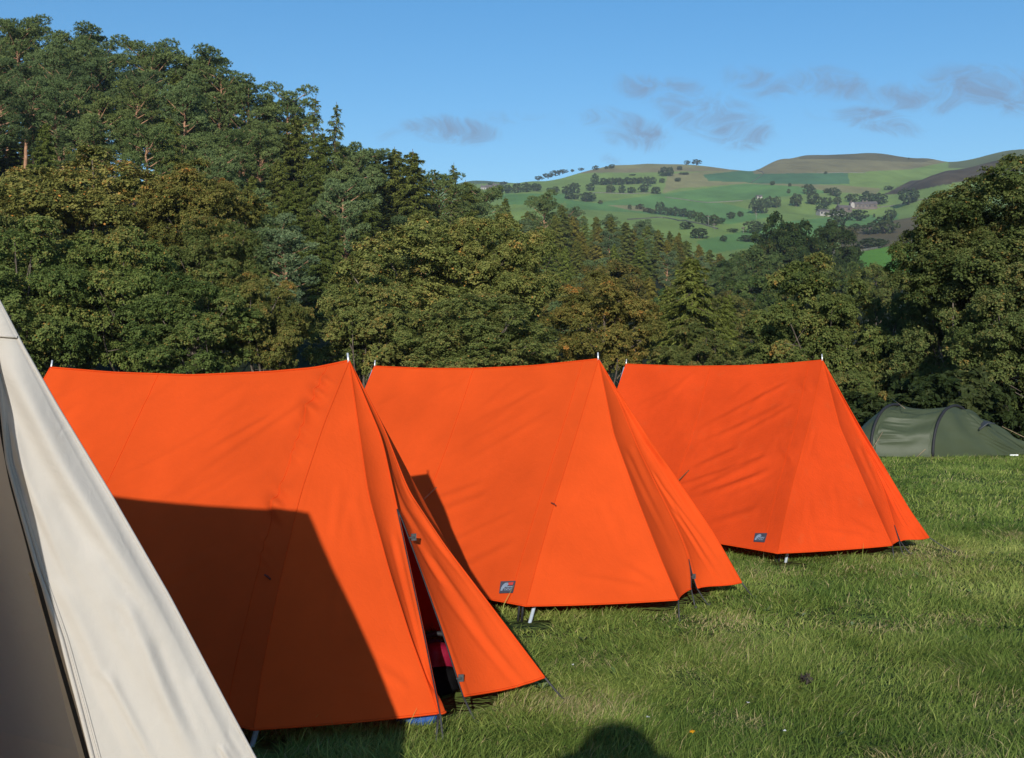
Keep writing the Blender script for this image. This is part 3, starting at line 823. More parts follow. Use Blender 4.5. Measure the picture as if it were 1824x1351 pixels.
        if spec.get('patch_red', True):
            m = MB()
            m.add([pt(a_, b_, .0096) for a_, b_ in ((.56, .14), (.92, .10), (.90, .36), (.62, .38))], [[0, 1, 2, 3]])
            m.build('patch_stripe', MAT['patch_red'], po, smooth=False)
    # footprint without grass
    C_, T_ = e['C'][-1], e['T'][-1]
    ip = aR - v * .72; ipf = aF - v * .80 + u * .05
    fp = [ip[:2], ipf[:2], (C_ * .85 + aF * .15)[:2], (C_ * .55 + mirror(C_) * .45)[:2], (mirror(C_) * .85 + aF * .15)[:2], mirror(ipf)[:2], mirror(ip)[:2]]
    return dict(root=root, aF=aF, aR=aR, u=u, v=v, e=e, W=W, fp=fp, mirror=mirror, foot=G(spec['foot'][0], spec['foot'][1]))

def guys_near(px, py, peg):
    def f(aF, aR, u, v, e, W):
        T = e['T'][-1]; tipdir = T - aF; tipdir[2] = 0; tipdir /= np.linalg.norm(tipdir)
        out = []
        pegT = G(*peg[0]) if peg[0] else T + tipdir * .35 * np.array([1, 1, 0]) - [0, 0, T[2]]
        out.append((T, pegT))
        scr = np.stack([CX + F * W[..., 0] / W[..., 1], HY - F * (W[..., 2] - CAMH) / W[..., 1]], -1)
        if px:
            k = np.unravel_index(np.argmin(((scr - [px, py]) ** 2).sum(-1)), scr.shape[:2])
            p = W[k]; g_ = p - v * 1.15 - u * .18; g_[2] = 0
            out.append((p, g_))
        Cc = e['C'][-1]; Ii = e['I'][-1]
        for q0, gp in ((Cc, Cc + u * .05 - v * .10), (Ii, Ii + u * .10 - v * .05), (e['D'][-1], e['D'][-1] + u * .05 - v * .05)):
            gp = gp.copy(); gp[2] = 0
            out.append((q0, gp))
        return out
    return f

tent1 = orange_tent(dict(
    apexF=(622, 643, 5.2), apexR=(90, 655, 6.2), seed=11, label='nearest orange ridge tent, half in shade, its front door hanging open',
    ridge=[(90, 655), (200, 664), (340, 669), (480, 663), (560, 656), (622, 643)],
    pole=[(622, 643), (575, 760), (535, 880), (495, 1050), (465, 1200), (452, 1300)],
    C=[(622, 643), (656, 880), (694, 1020), (732, 1139), (781, 1271)],
    D=[(622, 643), (680, 782), (711, 923), (754, 1123), (784, 1272)],
    I=[(622, 643), (680, 782), (714, 920), (748, 1012), (787, 1123), (825, 1241)],
    T=[(622, 643), (683, 761), (727, 874), (792, 972), (862, 1064), (927, 1150), (970, 1207)],
    foot=(447, 1336), spikeF=(619, 629), spikeR=(93, 642), toggles=[(737, 957, .022), (821, 1208, .022)], zip_from=48,
    tab=(480, 1030), pucker=20, puck_amp=.013, fold=.75, seam_s=.40, wr=.9, sag=.03, gs='blue_sheet', guys=guys_near(None, None, [(1010, 1252)])))
tent2 = orange_tent(dict(
    apexF=(1066, 640, 7.3), apexR=(667, 653, 8.25), seed=23, label='middle orange ridge tent with a dark maker\'s patch, front zipped nearly shut',
    ridge=[(667, 653), (760, 657), (850, 657), (950, 652), (1066, 640)],
    pole=[(1066, 640), (1024, 781), (985, 904), (955, 1010), (937, 1080)],
    C=[(1066, 640), (1093, 773), (1135, 889), (1177, 996), (1208, 1069)],
    D=[(1066, 640), (1100, 708), (1139, 804), (1177, 881), (1209, 946), (1225, 985), (1231, 1020), (1231, 1049)],
    I=[(1066, 640), (1100, 708), (1139, 804), (1177, 881), (1209, 946), (1225, 985), (1232, 1020), (1241, 1048)],
    T=[(1066, 640), (1100, 697), (1158, 785), (1215, 866), (1269, 946), (1321, 1038)],
    foot=(943, 1112), spikeF=(1065, 628), spikeR=(668, 642), toggles=[(1236, 1027, .022)], zip_from=96,
    tab=(990, 898), pucker=6, seam_s=.47, nfold=10, fold=.65, sag=.03, cordmat='tancord', patch=[(893, 1037), (919, 1036), (914, 1057), (890, 1058)],
    guys=guys_near(777, 868, [(1345, 1068)])))
tent3 = orange_tent(dict(
    apexF=(1465, 642, 9.2), apexR=(1115, 649, 10.3), seed=37, mat='orange_used', label='farthest orange ridge tent, creased, nearest to the green tent',
    ridge=[(1115, 649), (1220, 653), (1320, 652), (1400, 648), (1465, 642)],
    pole=[(1465, 642), (1444, 745), (1412, 861), (1396, 930), (1385, 986)],
    C=[(1465, 642), (1496, 761), (1533, 845), (1565, 918), (1589, 972)],
    D=[(1465, 642), (1529, 773), (1573, 869), (1601, 963)],
    I=[(1465, 642), (1529, 773), (1573, 869), (1603, 964)],
    T=[(1465, 642), (1525, 749), (1573, 829), (1621, 910), (1655, 958)],
    foot=(1399, 1004), spikeF=(1464, 631), spikeR=(1116, 640), toggles=[], zip_from=100,
    pucker=14, puck_amp=.006, seam_s=.46, nfold=13, fold=1.05, crumple=.010, sag=.04, patch=[(1346, 951), (1367, 951), (1362, 967), (1343, 966)], patch_red=False,
    guys=guys_near(1228, 838, [(1700, 985)])))

# things lying in the doorway of the nearest tent, and a black form for its shade
def soft_bag(name, label, cat, c, s, mat, ang=0.0, seed=0, group=None, strap=None):
    root = thing(name, label, cat, (c[0], c[1], 0), group)
    nu_, nv_ = 40, 32
    th = np.linspace(0, 2 * np.pi, nu_)[:, None] * np.ones((1, nv_)); ph = np.ones((nu_, 1)) * np.linspace(-np.pi / 2, np.pi / 2, nv_)[None]
    se = lambda w, m_: np.sign(w) * np.abs(w) ** m_
    x = se(np.cos(ph), .6) * se(np.cos(th), .7); y = se(np.cos(ph), .6) * se(np.sin(th), .7); z = se(np.sin(ph), .7)
    k = 1 + .16 * (fbm(th * 2.2 / 2 + seed, ph * 2.5 + seed, seed, 3) - .47) * np.cos(ph)
    k[-1] = k[0]
    P = np.stack([x * k, y * k, z], -1) * (np.asarray(s) / 2)
    P = P @ rotz(ang).T + c
    m = MB(); m.add(P, grid_faces(nu_, nv_)); m.build('bag_body', mat, root)
    if strap is not None:
        m = MB(); p0 = np.asarray(c) + [0, 0, s[2] / 2]
        pts = [p0 + [-.09, 0, -.01], p0 + [-.05, -.01, .05], p0 + [.05, -.01, .05], p0 + [.09, 0, -.01]]
        vv, qq, tt = tube(smooth_curve(np.array(pts), 16), .011, 8); m.add(vv, qq, tt); m.build('grab_handle', strap, root)
    return root
t1 = tent1
soft_bag('stuff_bag', 'crimson soft bag with a black handle, in the open tent doorway', 'bag', U(781, 1178, 5.06), (.13, .12, .16), MAT['crimson'], .4, 3, strap=MAT['black'])
soft_bag('doorway_shade_form', 'rounded black form added for the deep shade below the crimson bag', 'bag', U(784, 1228, 5.0) * [1, 1, 0] + [0, 0, .07], (.16, .14, .12), MAT['deep_black'], .5, 5)  # no real bag: an added black form carries the doorway's deep shade
soft_bag('dry_bag', 'blue bag poking out below the hem of the nearest tent', 'bag', G(738, 1284, .05) + [0, .12, 0], (.20, .14, .10), MAT['blue_sheet'], -.25, 9)
# ------------------------------------------------------------------ cream canvas tent at the left
uc, vc = tent1['u'], tent1['v']
P0 = U(-33, 483, 2.30)
def cpix(px, py, Y): return U(px, py, Y)
root_c = thing('canvas_tent', 'large cream canvas tent at the left edge with its door flap drawn aside', 'tent', (P0[0] - .6, P0[1] + .3, 0))
B0 = U(496, 1428, 2.47)
edge_pix = [(-33, 483), (0, 540), (40, 617), (100, 722), (198, 884), (300, 1061), (400, 1250), (450, 1343), (496, 1428)]
def crib(pix, Y0, Y1, n):
    p = np.asarray(pix, float); d = np.concatenate([[0], np.cumsum(np.linalg.norm(np.diff(p, axis=0), axis=1))]); d /= d[-1]
    Yv = 1 / ((1 - d) / Y0 + d / Y1)
    P = np.array([U(a, b, y) for (a, b), y in zip(p, Yv)])
    q = resample(P, n)
    for _ in range(4): q[1:-1] = .25 * q[:-2] + .5 * q[1:-1] + .25 * q[2:]
    return q
n_c, m_c = 190, 90
E1 = crib(edge_pix, 2.30, B0[1], n_c)
D1 = crib([(-33, 483), (-18, 600), (0, 690), (14, 822), (42, 925), (66, 1010), (110, 1140), (142, 1260), (165, 1351), (184, 1420)], 2.30, 2.36, n_c)
P = ruled(D1, E1, m_c)
n_ = normals(P)
tt = np.linspace(0, 1, n_c)[:, None] * np.ones((1, m_c)); ss = np.ones((n_c, 1)) * np.linspace(0, 1, m_c)[None]
a_, b_ = ss * tt * .62, tt * 1.95     # folds laid out on a full-size sheet; the flap is the upper, narrower part of it
FS = .55
h = .035 * np.sin(np.pi * ss) * np.sin(np.pi * tt * .9) - .016 * np.sin(2 * np.pi * np.clip(ss, 0, 1)) * tt
h += creases(a_, b_, [(.02, .25, 1.33, 1.2, .035, .018), (.06, .35, 1.33, 1.3, .03, .012), (.10, .75, 1.38, .9, .03, -.012), (.16, .95, 1.42, .9, .035, .014),
                      (.24, 1.15, 1.45, .8, .025, .012), (.05, 1.1, 1.45, .9, .03, .014), (.12, 1.45, 1.35, .5, .018, .012), (.30, 1.3, 1.40, .6, .022, -.009),
                      (.45, 1.72, 1.25, .25, .012, .010), (.50, 1.66, 1.2, .2, .012, .008), (.40, 1.45, 1.3, .4, .025, .006), (.02, .5, 1.5, .8, .015, .010)])
h += .004 * (fbm(a_ * 14, b_ * 4, 5, 3) - .47)
ed = np.minimum(1, (1 - ss) * 8) * np.minimum(1, ss * 12)
P = P + n_ * (h * FS * ed)[..., None]
lowr = P[-1].copy(); lowr[:, 2] = .02
m = MB(); m.add(P, grid_faces(n_c, m_c)); m.add(np.stack([P[-1], lowr], 0), grid_faces(2, m_c))
for k_ in (.035, .055):                              # stitched hem down the door edge
    j = int(k_ * m_c / .6 * .6); vv, qq, t_ = tube(P[:, j] + n_[:, j] * .001, .0022, 6); m.add(vv, qq, t_)
vv, qq, t_ = tube(P[:, -1], .0035, 8); m.add(vv, qq, t_)
vv, qq, t_ = tube(P[:, 0], .005, 8); m.add(vv, qq, t_)
flap = m.build('door_flap', MAT['cream'], root_c)
# reinforcing cap at the peak
i1 = int(np.argmin(np.abs(HY - F * (P[:, -1, 2] - CAMH) / P[:, -1, 1] - 600)))
cap = P[:i1 + 1] + n_[:i1 + 1] * .005
m = MB(); m.add(cap, grid_faces(cap.shape[0], cap.shape[1])); vv, qq, t_ = tube(cap[-1], .003, 6); m.add(vv, qq, t_)
m.build('peak_cap', MAT['cream'], flap)
# zip tape that follows the door edge, and the pale facing behind it
D2 = crib([(-30, 520), (-16, 640), (-1, 745), (20, 860), (48, 960), (73, 1060), (98, 1150), (130, 1260), (158, 1360), (178, 1420)], 2.34, 2.43, 80)
m = MB(); vv, qq, t_ = tube(D2, .0045, 6); m.add(vv, qq, t_); m.build('door_zip', MAT['black'], flap)
D3 = crib([(50, 1020), (78, 1100), (102, 1200), (120, 1275), (142, 1351), (160, 1420)], 2.46, 2.52, 80)
D3b = crib([(58, 1020), (92, 1105), (118, 1190), (150, 1290), (172, 1365), (190, 1420)], 2.47, 2.54, 80)
m = MB(); m.add(ruled(D3, D3b, 12), grid_faces(80, 12)); m.build('door_facing', MAT['cream'], flap)
# roof slopes, rear gable, the near half of the door and the poles
Lc = 2.6
Q0 = P0 - uc * Lc + np.array([0, 0, .13])
farhem = B0.copy(); farhem_r = B0 - uc * (Lc + .45)
def mir(P): P = np.asarray(P, float); return P - 2 * ((P - P0) @ vc)[..., None] * vc
def slope(hemf, hemr, name):
    top = np.linspace(0, 1, 60)[:, None] * (Q0 - P0) + P0; top[:, 2] -= .05 * np.sin(np.linspace(0, np.pi, 60))
    bot = np.linspace(0, 1, 60)[:, None] * (hemr - hemf) + hemf
    W_ = ruled(top, bot, 40); nn = normals(W_)
    s_ = np.linspace(0, np.pi, 60)[:, None]; t2 = np.linspace(0, np.pi, 40)[None]
    W_ = W_ - nn * (.05 * np.sin(s_) * np.sin(t2))[..., None]
    m = MB(); m.add(W_, grid_faces(60, 40)); m.build(name, MAT['cream'], root_c)
    lo = bot.copy(); lo[:, 2] = .02; m = MB(); m.add(ruled(bot, lo, 6), grid_faces(60, 6)); m.build('side_wall', MAT['cream'], root_c)
slope(farhem + vc * .004, farhem_r, 'roof')
slope(mir(farhem), mir(farhem_r), 'roof')
m = MB()
g0 = np.linspace(0, 1, 30)[:, None]
ga = Q0 + (farhem_r - Q0) * g0; gb = Q0 + (mir(farhem_r) - Q0) * g0
m.add(ruled(ga, gb, 20), grid_faces(30, 20)); m.add(np.array([ga[-1], gb[-1], gb[-1] * [1, 1, 0], ga[-1] * [1, 1, 0]]), [[0, 1, 2, 3]]); m.build('rear_gable', MAT['cream'], root_c)
m = MB()
hb = mir(E1); hd = mir(D1) - vc * .12
roll = hb + np.array([0, 0, -.05]) - vc * .02; s2 = np.linspace(0, 1, 30)[None, :] * np.linspace(0, 1, n_c)[:, None]
vv, qq, t_ = tube(roll[::3], np.linspace(.02, .055, len(roll[::3])), 12); m.add(vv, qq, t_); m.build('rolled_flap', MAT['cream'], root_c)
# lining hung inside the doorway
lin1 = P0 + np.array([0, 0, -.12]) - uc * .30
base1 = B0 - uc * .75 - vc * .03; base1[2] = .02
base2 = P0 - uc * 1.5 - vc * .3; base2[2] = .02; lin2 = P0 - uc * 1.6 + [0, 0, -.15]
m = MB()
a1 = lin1 + (base1 - lin1) * g0; a2 = lin2 + ((lin2 * [1, 1, 0] + vc * .35 - uc * .1) - lin2) * g0
Pn = ruled(a1, a2, 40); Pn = Pn + normals(Pn) * (.012 * np.sin(np.linspace(0, 1, 40)[None] * 40 * g0))[..., None]
m.add(Pn, grid_faces(30, 40))
for j_ in (6, 15, 24, 33):
    vv, qq, t_ = tube(Pn[:, j_] + normals(Pn)[:, j_] * .002, .004, 6); m.add(vv, qq, t_)
m.build('lining', MAT['cream_in'], root_c)
a3 = lin2 + (base2 - lin2) * g0
m = MB(); m.add(ruled(a2, a3, 30), grid_faces(30, 30)); m.build('lining', MAT['cream_in'], root_c)
for q0 in (P0 - uc * .02, Q0 + uc * .02):
    m = MB(); b0 = q0.copy(); b0[2] = -.02
    vv, qq, t_ = tube(np.array([q0 + [0, 0, -.01], b0]), .016, 10); m.add(vv, qq, t_); m.build('upright_pole', MAT['alu'], root_c)
m = MB(); a0 = U(2, 770, 2.75)
vv, qq, t_ = tube(smooth_curve(np.array([a0 + [-.1, .0, .06], a0, a0 + [.03, 0, -.03], a0 + [.035, 0, -.10]]), 14), .010, 8); m.add(vv, qq, t_); m.build('hanging_strap', MAT['black'], root_c)
canvas_fp = [(P0 - uc * .1 - vc * .4)[:2], (P0 + uc * .1)[:2], (P0 + vc * .4)[:2], (Q0 + vc * .4)[:2], (Q0 - vc * .4)[:2]]

# ------------------------------------------------------------------ green tunnel tent beyond the orange ones
def green_tent():
    YB = 17.2
    sc_ = YB / F
    X = lambda px: (px - CX) * sc_
    root = thing('tunnel_tent', 'low dark green tunnel tent pitched under the trees at the field edge', 'tent', (X(1690), YB + .3, 0))
    hv = np.array([1.02, .95, 0]); ax = np.array([.95, -.30, 0]); ax /= np.linalg.norm(ax)
    def hoop(c0, H, w, n=110, k=.85):
        a = np.linspace(0, np.pi, n)
        return np.stack([c0[0] + hv[0] * w * (1 - np.cos(a)) / 2, c0[1] + hv[1] * w * (1 - np.cos(a)) / 2, H * np.sin(a) ** k], -1)
    h1 = np.array([X(1556), YB + .12, 0]); h2 = np.array([X(1659), YB - .08, 0])
    e0 = np.array([X(1500), YB + .55, 0]); e1 = np.array([X(1800), YB + .10, 0])
    secs = [(e0, .07, .25), ((e0 + h1) / 2 + [.02, -.06, 0], .50, .75), (h1, .765, 1.0)]
    for s in (.12, .25, .38, .5, .62, .75, .88):
        secs.append((h1 * (1 - s) + h2 * s, .765 - .075 * math.sin(math.pi * s) - .01 * s, 1.0 - .06 * math.sin(math.pi * s)))
    secs += [(h2, .755, 1.0)]
    fe = np.array([X(1862), YB + .42, 0])
    for s in (.12, .25, .4, .55, .7, .85, 1.0):
        secs.append((h2 * (1 - s) + fe * s, .755 * (1 - s) ** .93 + .05, 1.0 * (1 - s * .85)))
    rings = np.array([hoop(np.asarray(c), H, w) for c, H, w in secs])
    # refine along the length
    u0 = np.linspace(0, 1, len(rings)); uu = np.linspace(0, 1, 240)
    fine = np.stack([np.stack([np.interp(uu, u0, rings[:, j, k]) for k in range(3)], -1) for j in range(rings.shape[1])], 1)
    nn = normals(fine)
    s_ = uu[:, None] * 2.6; t_ = np.linspace(0, 1, 110)[None] * 1.9
    h = .030 * (fbm(s_ * 1.2 + t_ * .8, t_ * 5.5 - s_ * 1.0, 3, 3) - .47) +   .006 * (fbm(s_ * 5, t_ * 9 + s_ * 4, 8, 2) - .4)
    mid = ((uu > .15) & (uu < .55))[:, None]
    h = h + np.where(mid, (.026) * np.sin(t_ * 17 + 2.2 * np.cos((s_ - .9) * 2.2) + 4 * fbm(s_ * 2, t_ * 2, 4, 2)), .020 * np.sin(s_ * 15 + t_ * 11 + 5 * fbm(s_ * 2, t_ * 2, 14, 2)))
    sg, tg2 = s_ * np.ones((1, 110)), t_ * np.ones((240, 1))
    rr_ = np.random.default_rng(4)
    h = h + creases(sg, tg2, [(.40, .14 + .10 * k, rr_.uniform(-.28, .12), rr_.uniform(.6, 1.05), .016, .020) for k in range(8)] + [(1.60 + .06 * k, 1.0 - .085 * k, -rr_.uniform(.35, .8), rr_.uniform(.6, 1.0), .015, .020) for k in range(9)])
    fine = fine + nn * (h * np.sin(np.pi * t_ / 1.9) ** .5)[..., None]
    m = MB(); m.add(fine, grid_faces(240, 110))
    gm_ = fabric_mat('green_nylon', (0.072, 0.090, 0.052, 1), transl=.25, rough=.45, spec=.2, crumple=.001, tint=(.16, .20, .11, 1))
    m.build('flysheet', gm_, root)
    for c, H, w in ((h1, .78, 1.02), (h2, .77, 1.02)):
        m = MB(); vv, qq, tt_ = tube(hoop(np.asarray(c) + [-.01, -.01, 0], H, w, 40), .022, 8); m.add(vv, qq, tt_)
        m.build('pole_sleeve', MAT['black'], root)
    # vent hood on the door end
    c = U(1757, 757, YB + .25)
    m = MB(); pts = [c + np.array([-.16, -.12, -.07]), c + np.array([-.02, -.10, .03]), c + np.array([.12, -.02, .02])]
    m.add(np.array([pts[0], pts[1], pts[2], pts[0] + [.02, .10, .02], pts[1] + [0, .2, .03], pts[2] + [0, .2, .02]]), [[0, 1, 4, 3], [1, 2, 5, 4]])
    vv, qq, tt_ = tube(np.array(pts), .012, 6); m.add(vv, qq, tt_)
    m.build('vent_hood', MAT['dark'], root)
    for a, b_ in (((1687, 765), (1632, 818)), ((1572, 770), (1545, 815)), ((1785, 760), (1880, 806)), ((1612, 728), (1588, 710))):
        m = MB(); A = U(a[0], a[1], YB + .1); B = U(b_[0], b_[1], YB - .1 if b_[1] > 790 else YB + 1.6)
        if b_[1] > 790: B[2] = max(B[2], 0.0)
        vv, qq, tt_ = tube(np.array([A, B]), .0045, 6); m.add(vv, qq, tt_); m.build('guy_line', MAT['palecord'], root)
    m = MB(); c = G(1806, 811, .03); vv, qq = box(c, (.13, .02, .02), rotz(.1)); m.add(vv, qq)
    m.build('white_tag', MAT['white'], root, smooth=False)
    c0 = U(1690, 815, YB + .3)
    return [(X(1540), YB - .02), (X(1820), YB - .02), (X(1830), YB + 1.2), (X(1540), YB + 1.2)]
green_fp = green_tent()
# ------------------------------------------------------------------ trees
def unit(v): return v / (np.linalg.norm(v, axis=-1, keepdims=True) + 1e-12)

def leaf_quads(c, nrm, tang, L, W, fold=0.25):
    """diamond leaves: c centre, nrm facing, tang along the midrib"""
    tang = unit(tang - (tang * nrm).sum(-1, keepdims=True) * nrm)
    s = np.cross(nrm, tang)
    L = np.asarray(L)[..., None]; W = np.asarray(W)[..., None]
    V = np.stack([c - tang * L / 2, c + s * W / 2 + nrm * W * fold + tang * L * .02, c + tang * L / 2, c - s * W / 2 + nrm * W * fold + tang * L * .02], 1)
    n = len(c)
    q = np.arange(n)[:, None] * 4 + np.arange(4)[None]
    return V.reshape(-1, 3), q

def broad_crown(seed, nleaf=60000, leaf=.034, nlobe=70, top_tint=.0, ragged=.16, flat=.75, lobe_r=(.17, .30), puff=False):
    """crown of a broad-leaved tree in a unit ball; foliage hangs in overlapping sprays on many boughs"""
    g = np.random.default_rng(seed)
    # boughs: even cover of the ball with irregular reach
    k = np.arange(nlobe) + .5
    ph = np.arccos(1 - 2 * k / nlobe); th = np.pi * (1 + 5 ** .5) * k
    d = np.stack([np.cos(th) * np.sin(ph), np.sin(th) * np.sin(ph), np.cos(ph)], -1)
    d = unit(d + g.normal(0, .16, d.shape))
    reach = g.uniform(.60, .86, nlobe) + g.normal(0, ragged * .5, nlobe)
    lp = d * reach[:, None]; lr = g.uniform(*lobe_r, nlobe)
    inner = unit(g.normal(size=(nlobe // 3, 3))) * g.uniform(.15, .5, (nlobe // 3, 1))
    lp = np.vstack([lp, inner]); lr = np.concatenate([lr, g.uniform(.16, .26, nlobe // 3)])
    ltint = g.normal(0, .10, len(lp))
    # sprays: small flattened plates of leaves on the outer side of each bough
    nsp = nleaf // 26
    w = lr ** 2; w[nlobe:] *= .5; w /= w.sum()
    li = g.choice(len(lp), nsp, p=w)
    out = unit(lp[li] + 1e-6)
    sd = unit(g.normal(size=(nsp, 3)) + out * .75 + np.array([0, 0, .45]))
    sp = lp[li] + sd * (lr[li] * g.uniform(.62, 1.05, nsp))[:, None] * np.array([1, 1, flat])
    spn = unit(sd * .55 + np.array([0, 0, .75]) + g.normal(0, .25, (nsp, 3)))
    spr = g.uniform(.030, .062, nsp)
    if puff:
        spn = unit(sd + g.normal(0, .5, (nsp, 3))); spr = spr * 1.9
    n = nsp * 26
    si = np.repeat(np.arange(nsp), 26)
    a = unit(np.cross(spn, g.normal(size=(nsp, 3))))
    b = np.cross(spn, a)
    rr = np.sqrt(g.random(n)) * spr[si]; aa = g.uniform(0, 2 * np.pi, n)
    c = sp[si] + a[si] * (rr * np.cos(aa))[:, None] + b[si] * (rr * np.sin(aa))[:, None] + spn[si] * (g.normal(0, .010, n) - 2.5 * rr * rr / spr[si] * .25)[:, None]
    nrm = unit(spn[si] + g.normal(0, .48, (n, 3)) + sd[si] * (.9 if puff else .25))
    tang = unit((c - sp[si]) + g.normal(0, .01, (n, 3)) + np.array([0, 0, -.012]))
    L = leaf * g.uniform(.65, 1.3, n)
    v, q = leaf_quads(c, nrm, tang, L, L * g.uniform(.62, .85, n))
    var = .42 + ltint[li][si] + g.normal(0, .08, nsp)[si] + g.normal(0, .10, n)
    if top_tint:
        up = np.clip((c[:, 2] - .15) / .7, 0, 1)
        edge = np.clip((np.linalg.norm(c, axis=1) - .72) / .25, 0, 1)
        blot = np.clip((fbm(th[li % nlobe][si] * .6 + c[:, 0] * 2.2, c[:, 1] * 2.2 + c[:, 2] * 2, seed, 3) - .35) * 3, 0, 1)
        var = var + top_tint * up * edge * blot * g.uniform(.4, 1.2, n)
    var = np.where(g.random(n) < .012, g.uniform(.85, 1, n), var)
    mb = MB(); mb.add(v, q, var=np.repeat(np.clip(var, 0, 1), 4))
    return mb.mesh('crown', smooth=False), lp[:nlobe], lr[:nlobe]

def conifer_pine(seed, nblade=11000, H=15.0):
    """Scots pine: bare forked stem, flat-topped pads of needles"""
    g = np.random.default_rng(seed)
    tr = MB(); cr = MB()
    lean = g.normal(0, .05, 2)
    zs = np.linspace(0, .93, 16); wob = np.cumsum(g.normal(0, .012, (16, 2)), 0)
    stem = np.stack([(lean[0] * zs + wob[:, 0]) * H * .6, (lean[1] * zs + wob[:, 1]) * H * .6, zs * H], -1)
    v, q, t = tube(stem, .22 * (1 - zs * .85) + .03, 8); tr.add(v, q, t)
    pads = []
    nb = 30
    for i in range(nb):
        f = .34 + .63 * (i / nb) ** .9; k = f / .93 * 15; k0 = int(min(k, 14)); p0 = stem[k0] * (1 - (k - k0)) + stem[k0 + 1] * (k - k0)
        az = i * 2.4 + g.uniform(-.5, .5)
        L = H * (.055 + .105 * math.sin(math.pi * min(1, (1 - f) / .66 * .80 + .14))) * g.uniform(.7, 1.25)
        dirv = np.array([math.cos(az), math.sin(az), g.uniform(.25, .75)])
        p1 = p0 + dirv * L * .55 + [0, 0, -.02 * L]; p2 = p0 + dirv * L * np.array([1, 1, 1.25])
        v, q, t = tube(smooth_curve(np.array([p0, p1, p2]), 6), np.linspace(.075, .02, 6), 5); tr.add(v, q, t)
        for m_ in range(2):
            pads.append((p2 + g.normal(0, .22, 3) * [1, 1, .6] - dirv * L * .38 * m_, g.uniform(.52, .95)))
    pads.append((stem[-1] + [0, 0, .1], .9)); pads.append((stem[-1] + g.normal(0, .5, 3) * [1, 1, .3] - [0, 0, .5], 1.1))
    pc = np.array([p[0] for p in pads]); pr = np.array([p[1] for p in pads])
    w = pr ** 2 / (pr ** 2).sum(); li = g.choice(len(pads), nblade // 7, p=w)
    d = unit(g.normal(size=(len(li), 3)) + [0, 0, .55])
    c = pc[li] + d * (pr[li] * g.uniform(.55, 1.05, len(li)))[:, None] * np.array([1, 1, .62])
    si = np.repeat(np.arange(len(li)), 7); n = len(si)
    tang = unit(d[si] * [1, 1, .5] + g.normal(0, .45, (n, 3)) + [0, 0, .75]); nrm = unit(g.normal(size=(n, 3)) + d[si] * .8 + [0, 0, .4])
    cc = c[si] + tang * .13
    L = g.uniform(.20, .38, n)
    v, q = leaf_quads(cc, nrm, tang, L, L * .19, .1)
    var = np.clip(.45 + .10 * g.normal(size=len(pads))[li][si] + g.normal(0, .11, n), 0, 1)
    cr.add(v, q, var=np.repeat(var, 4))
    return tr.mesh('trunk'), cr.mesh('crown', smooth=False), H

def conifer_larch(seed, nblade=12000, H=15.0, spread=.20, sparse=1.0, droop=.35, base=.10):
    """larch or spruce: a spire with drooping whorled branches"""
    g = np.random.default_rng(seed)
    tr = MB(); cr = MB()
    zs = np.linspace(0, 1, 14); wob = np.cumsum(g.normal(0, .004, (14, 2)), 0)
    stem = np.stack([wob[:, 0] * H, wob[:, 1] * H, zs * H], -1)
    v, q, t = tube(stem, .20 * (1 - zs) + .015, 7); tr.add(v, q, t)
    nb = int(95 * sparse); C_, T_, Nn_, VV = [], [], [], []
    for i in range(nb):
        f = base + (.985 - base) * (i / nb) ** .92
        k = f * 13; k0 = int(min(k, 12)); p0 = stem[k0] * (1 - (k - k0)) + stem[k0 + 1] * (k - k0)
        az = i * 2.39996 + g.uniform(-.4, .4)
        L = H * spread * ((1 - f) ** .62 * .95 + .03) * g.uniform(.65, 1.2)
        s = np.linspace(0, 1, 6)
        up = .25 if f > .8 else 0.05
        path = np.stack([p0[0] + math.cos(az) * L * s, p0[1] + math.sin(az) * L * s, p0[2] + L * (up * s - droop * s ** 1.6 + .22 * droop * s ** 4)], -1)
        v, q, t = tube(path, np.linspace(.045, .01, 6), 4, cap=False); tr.add(v, q)
        m_ = max(6, int(nblade / nb * (L / (H * spread * .5))))
        ss = g.uniform(.12, 1.05, m_)
        idx = np.clip(ss * 5, 0, 4.999); i0 = idx.astype(int); fr = (idx - i0)[:, None]
        c = path[i0] * (1 - fr) + path[i0 + 1] * fr
        side = np.array([-math.sin(az), math.cos(az), 0]); out = np.array([math.cos(az), math.sin(az), -.2])
        wid = L * .28 * (1 - ss * .55)
        c = c + side * (g.uniform(-1, 1, m_) * wid)[:, None] + np.stack([np.zeros(m_), np.zeros(m_), -np.abs(g.normal(0, .16, m_))], -1)
        tg = unit(out * g.uniform(.2, 1, (m_, 1)) + side * g.normal(0, .5, (m_, 1)) + np.array([0, 0, -1]) * g.uniform(.1, 1.1, (m_, 1)))
        C_.append(c); T_.append(tg); Nn_.append(unit(g.normal(0, .6, (m_, 3)) + [0, 0, .8] + out * .5)); VV.append(np.full(m_, g.normal(0, .10)))
    c = np.vstack(C_); tg = np.vstack(T_); nn = np.vstack(Nn_); vv_ = np.concatenate(VV); n = len(c)
    L = g.uniform(.20, .44, n)
    v, q = leaf_quads(c, nn, tg, L, L * .22, .1)
    cr.add(v, q, var=np.repeat(np.clip(.48 + vv_ + g.normal(0, .11, n), 0, 1), 4))
    return tr.mesh('trunk'), cr.mesh('crown', smooth=False), H

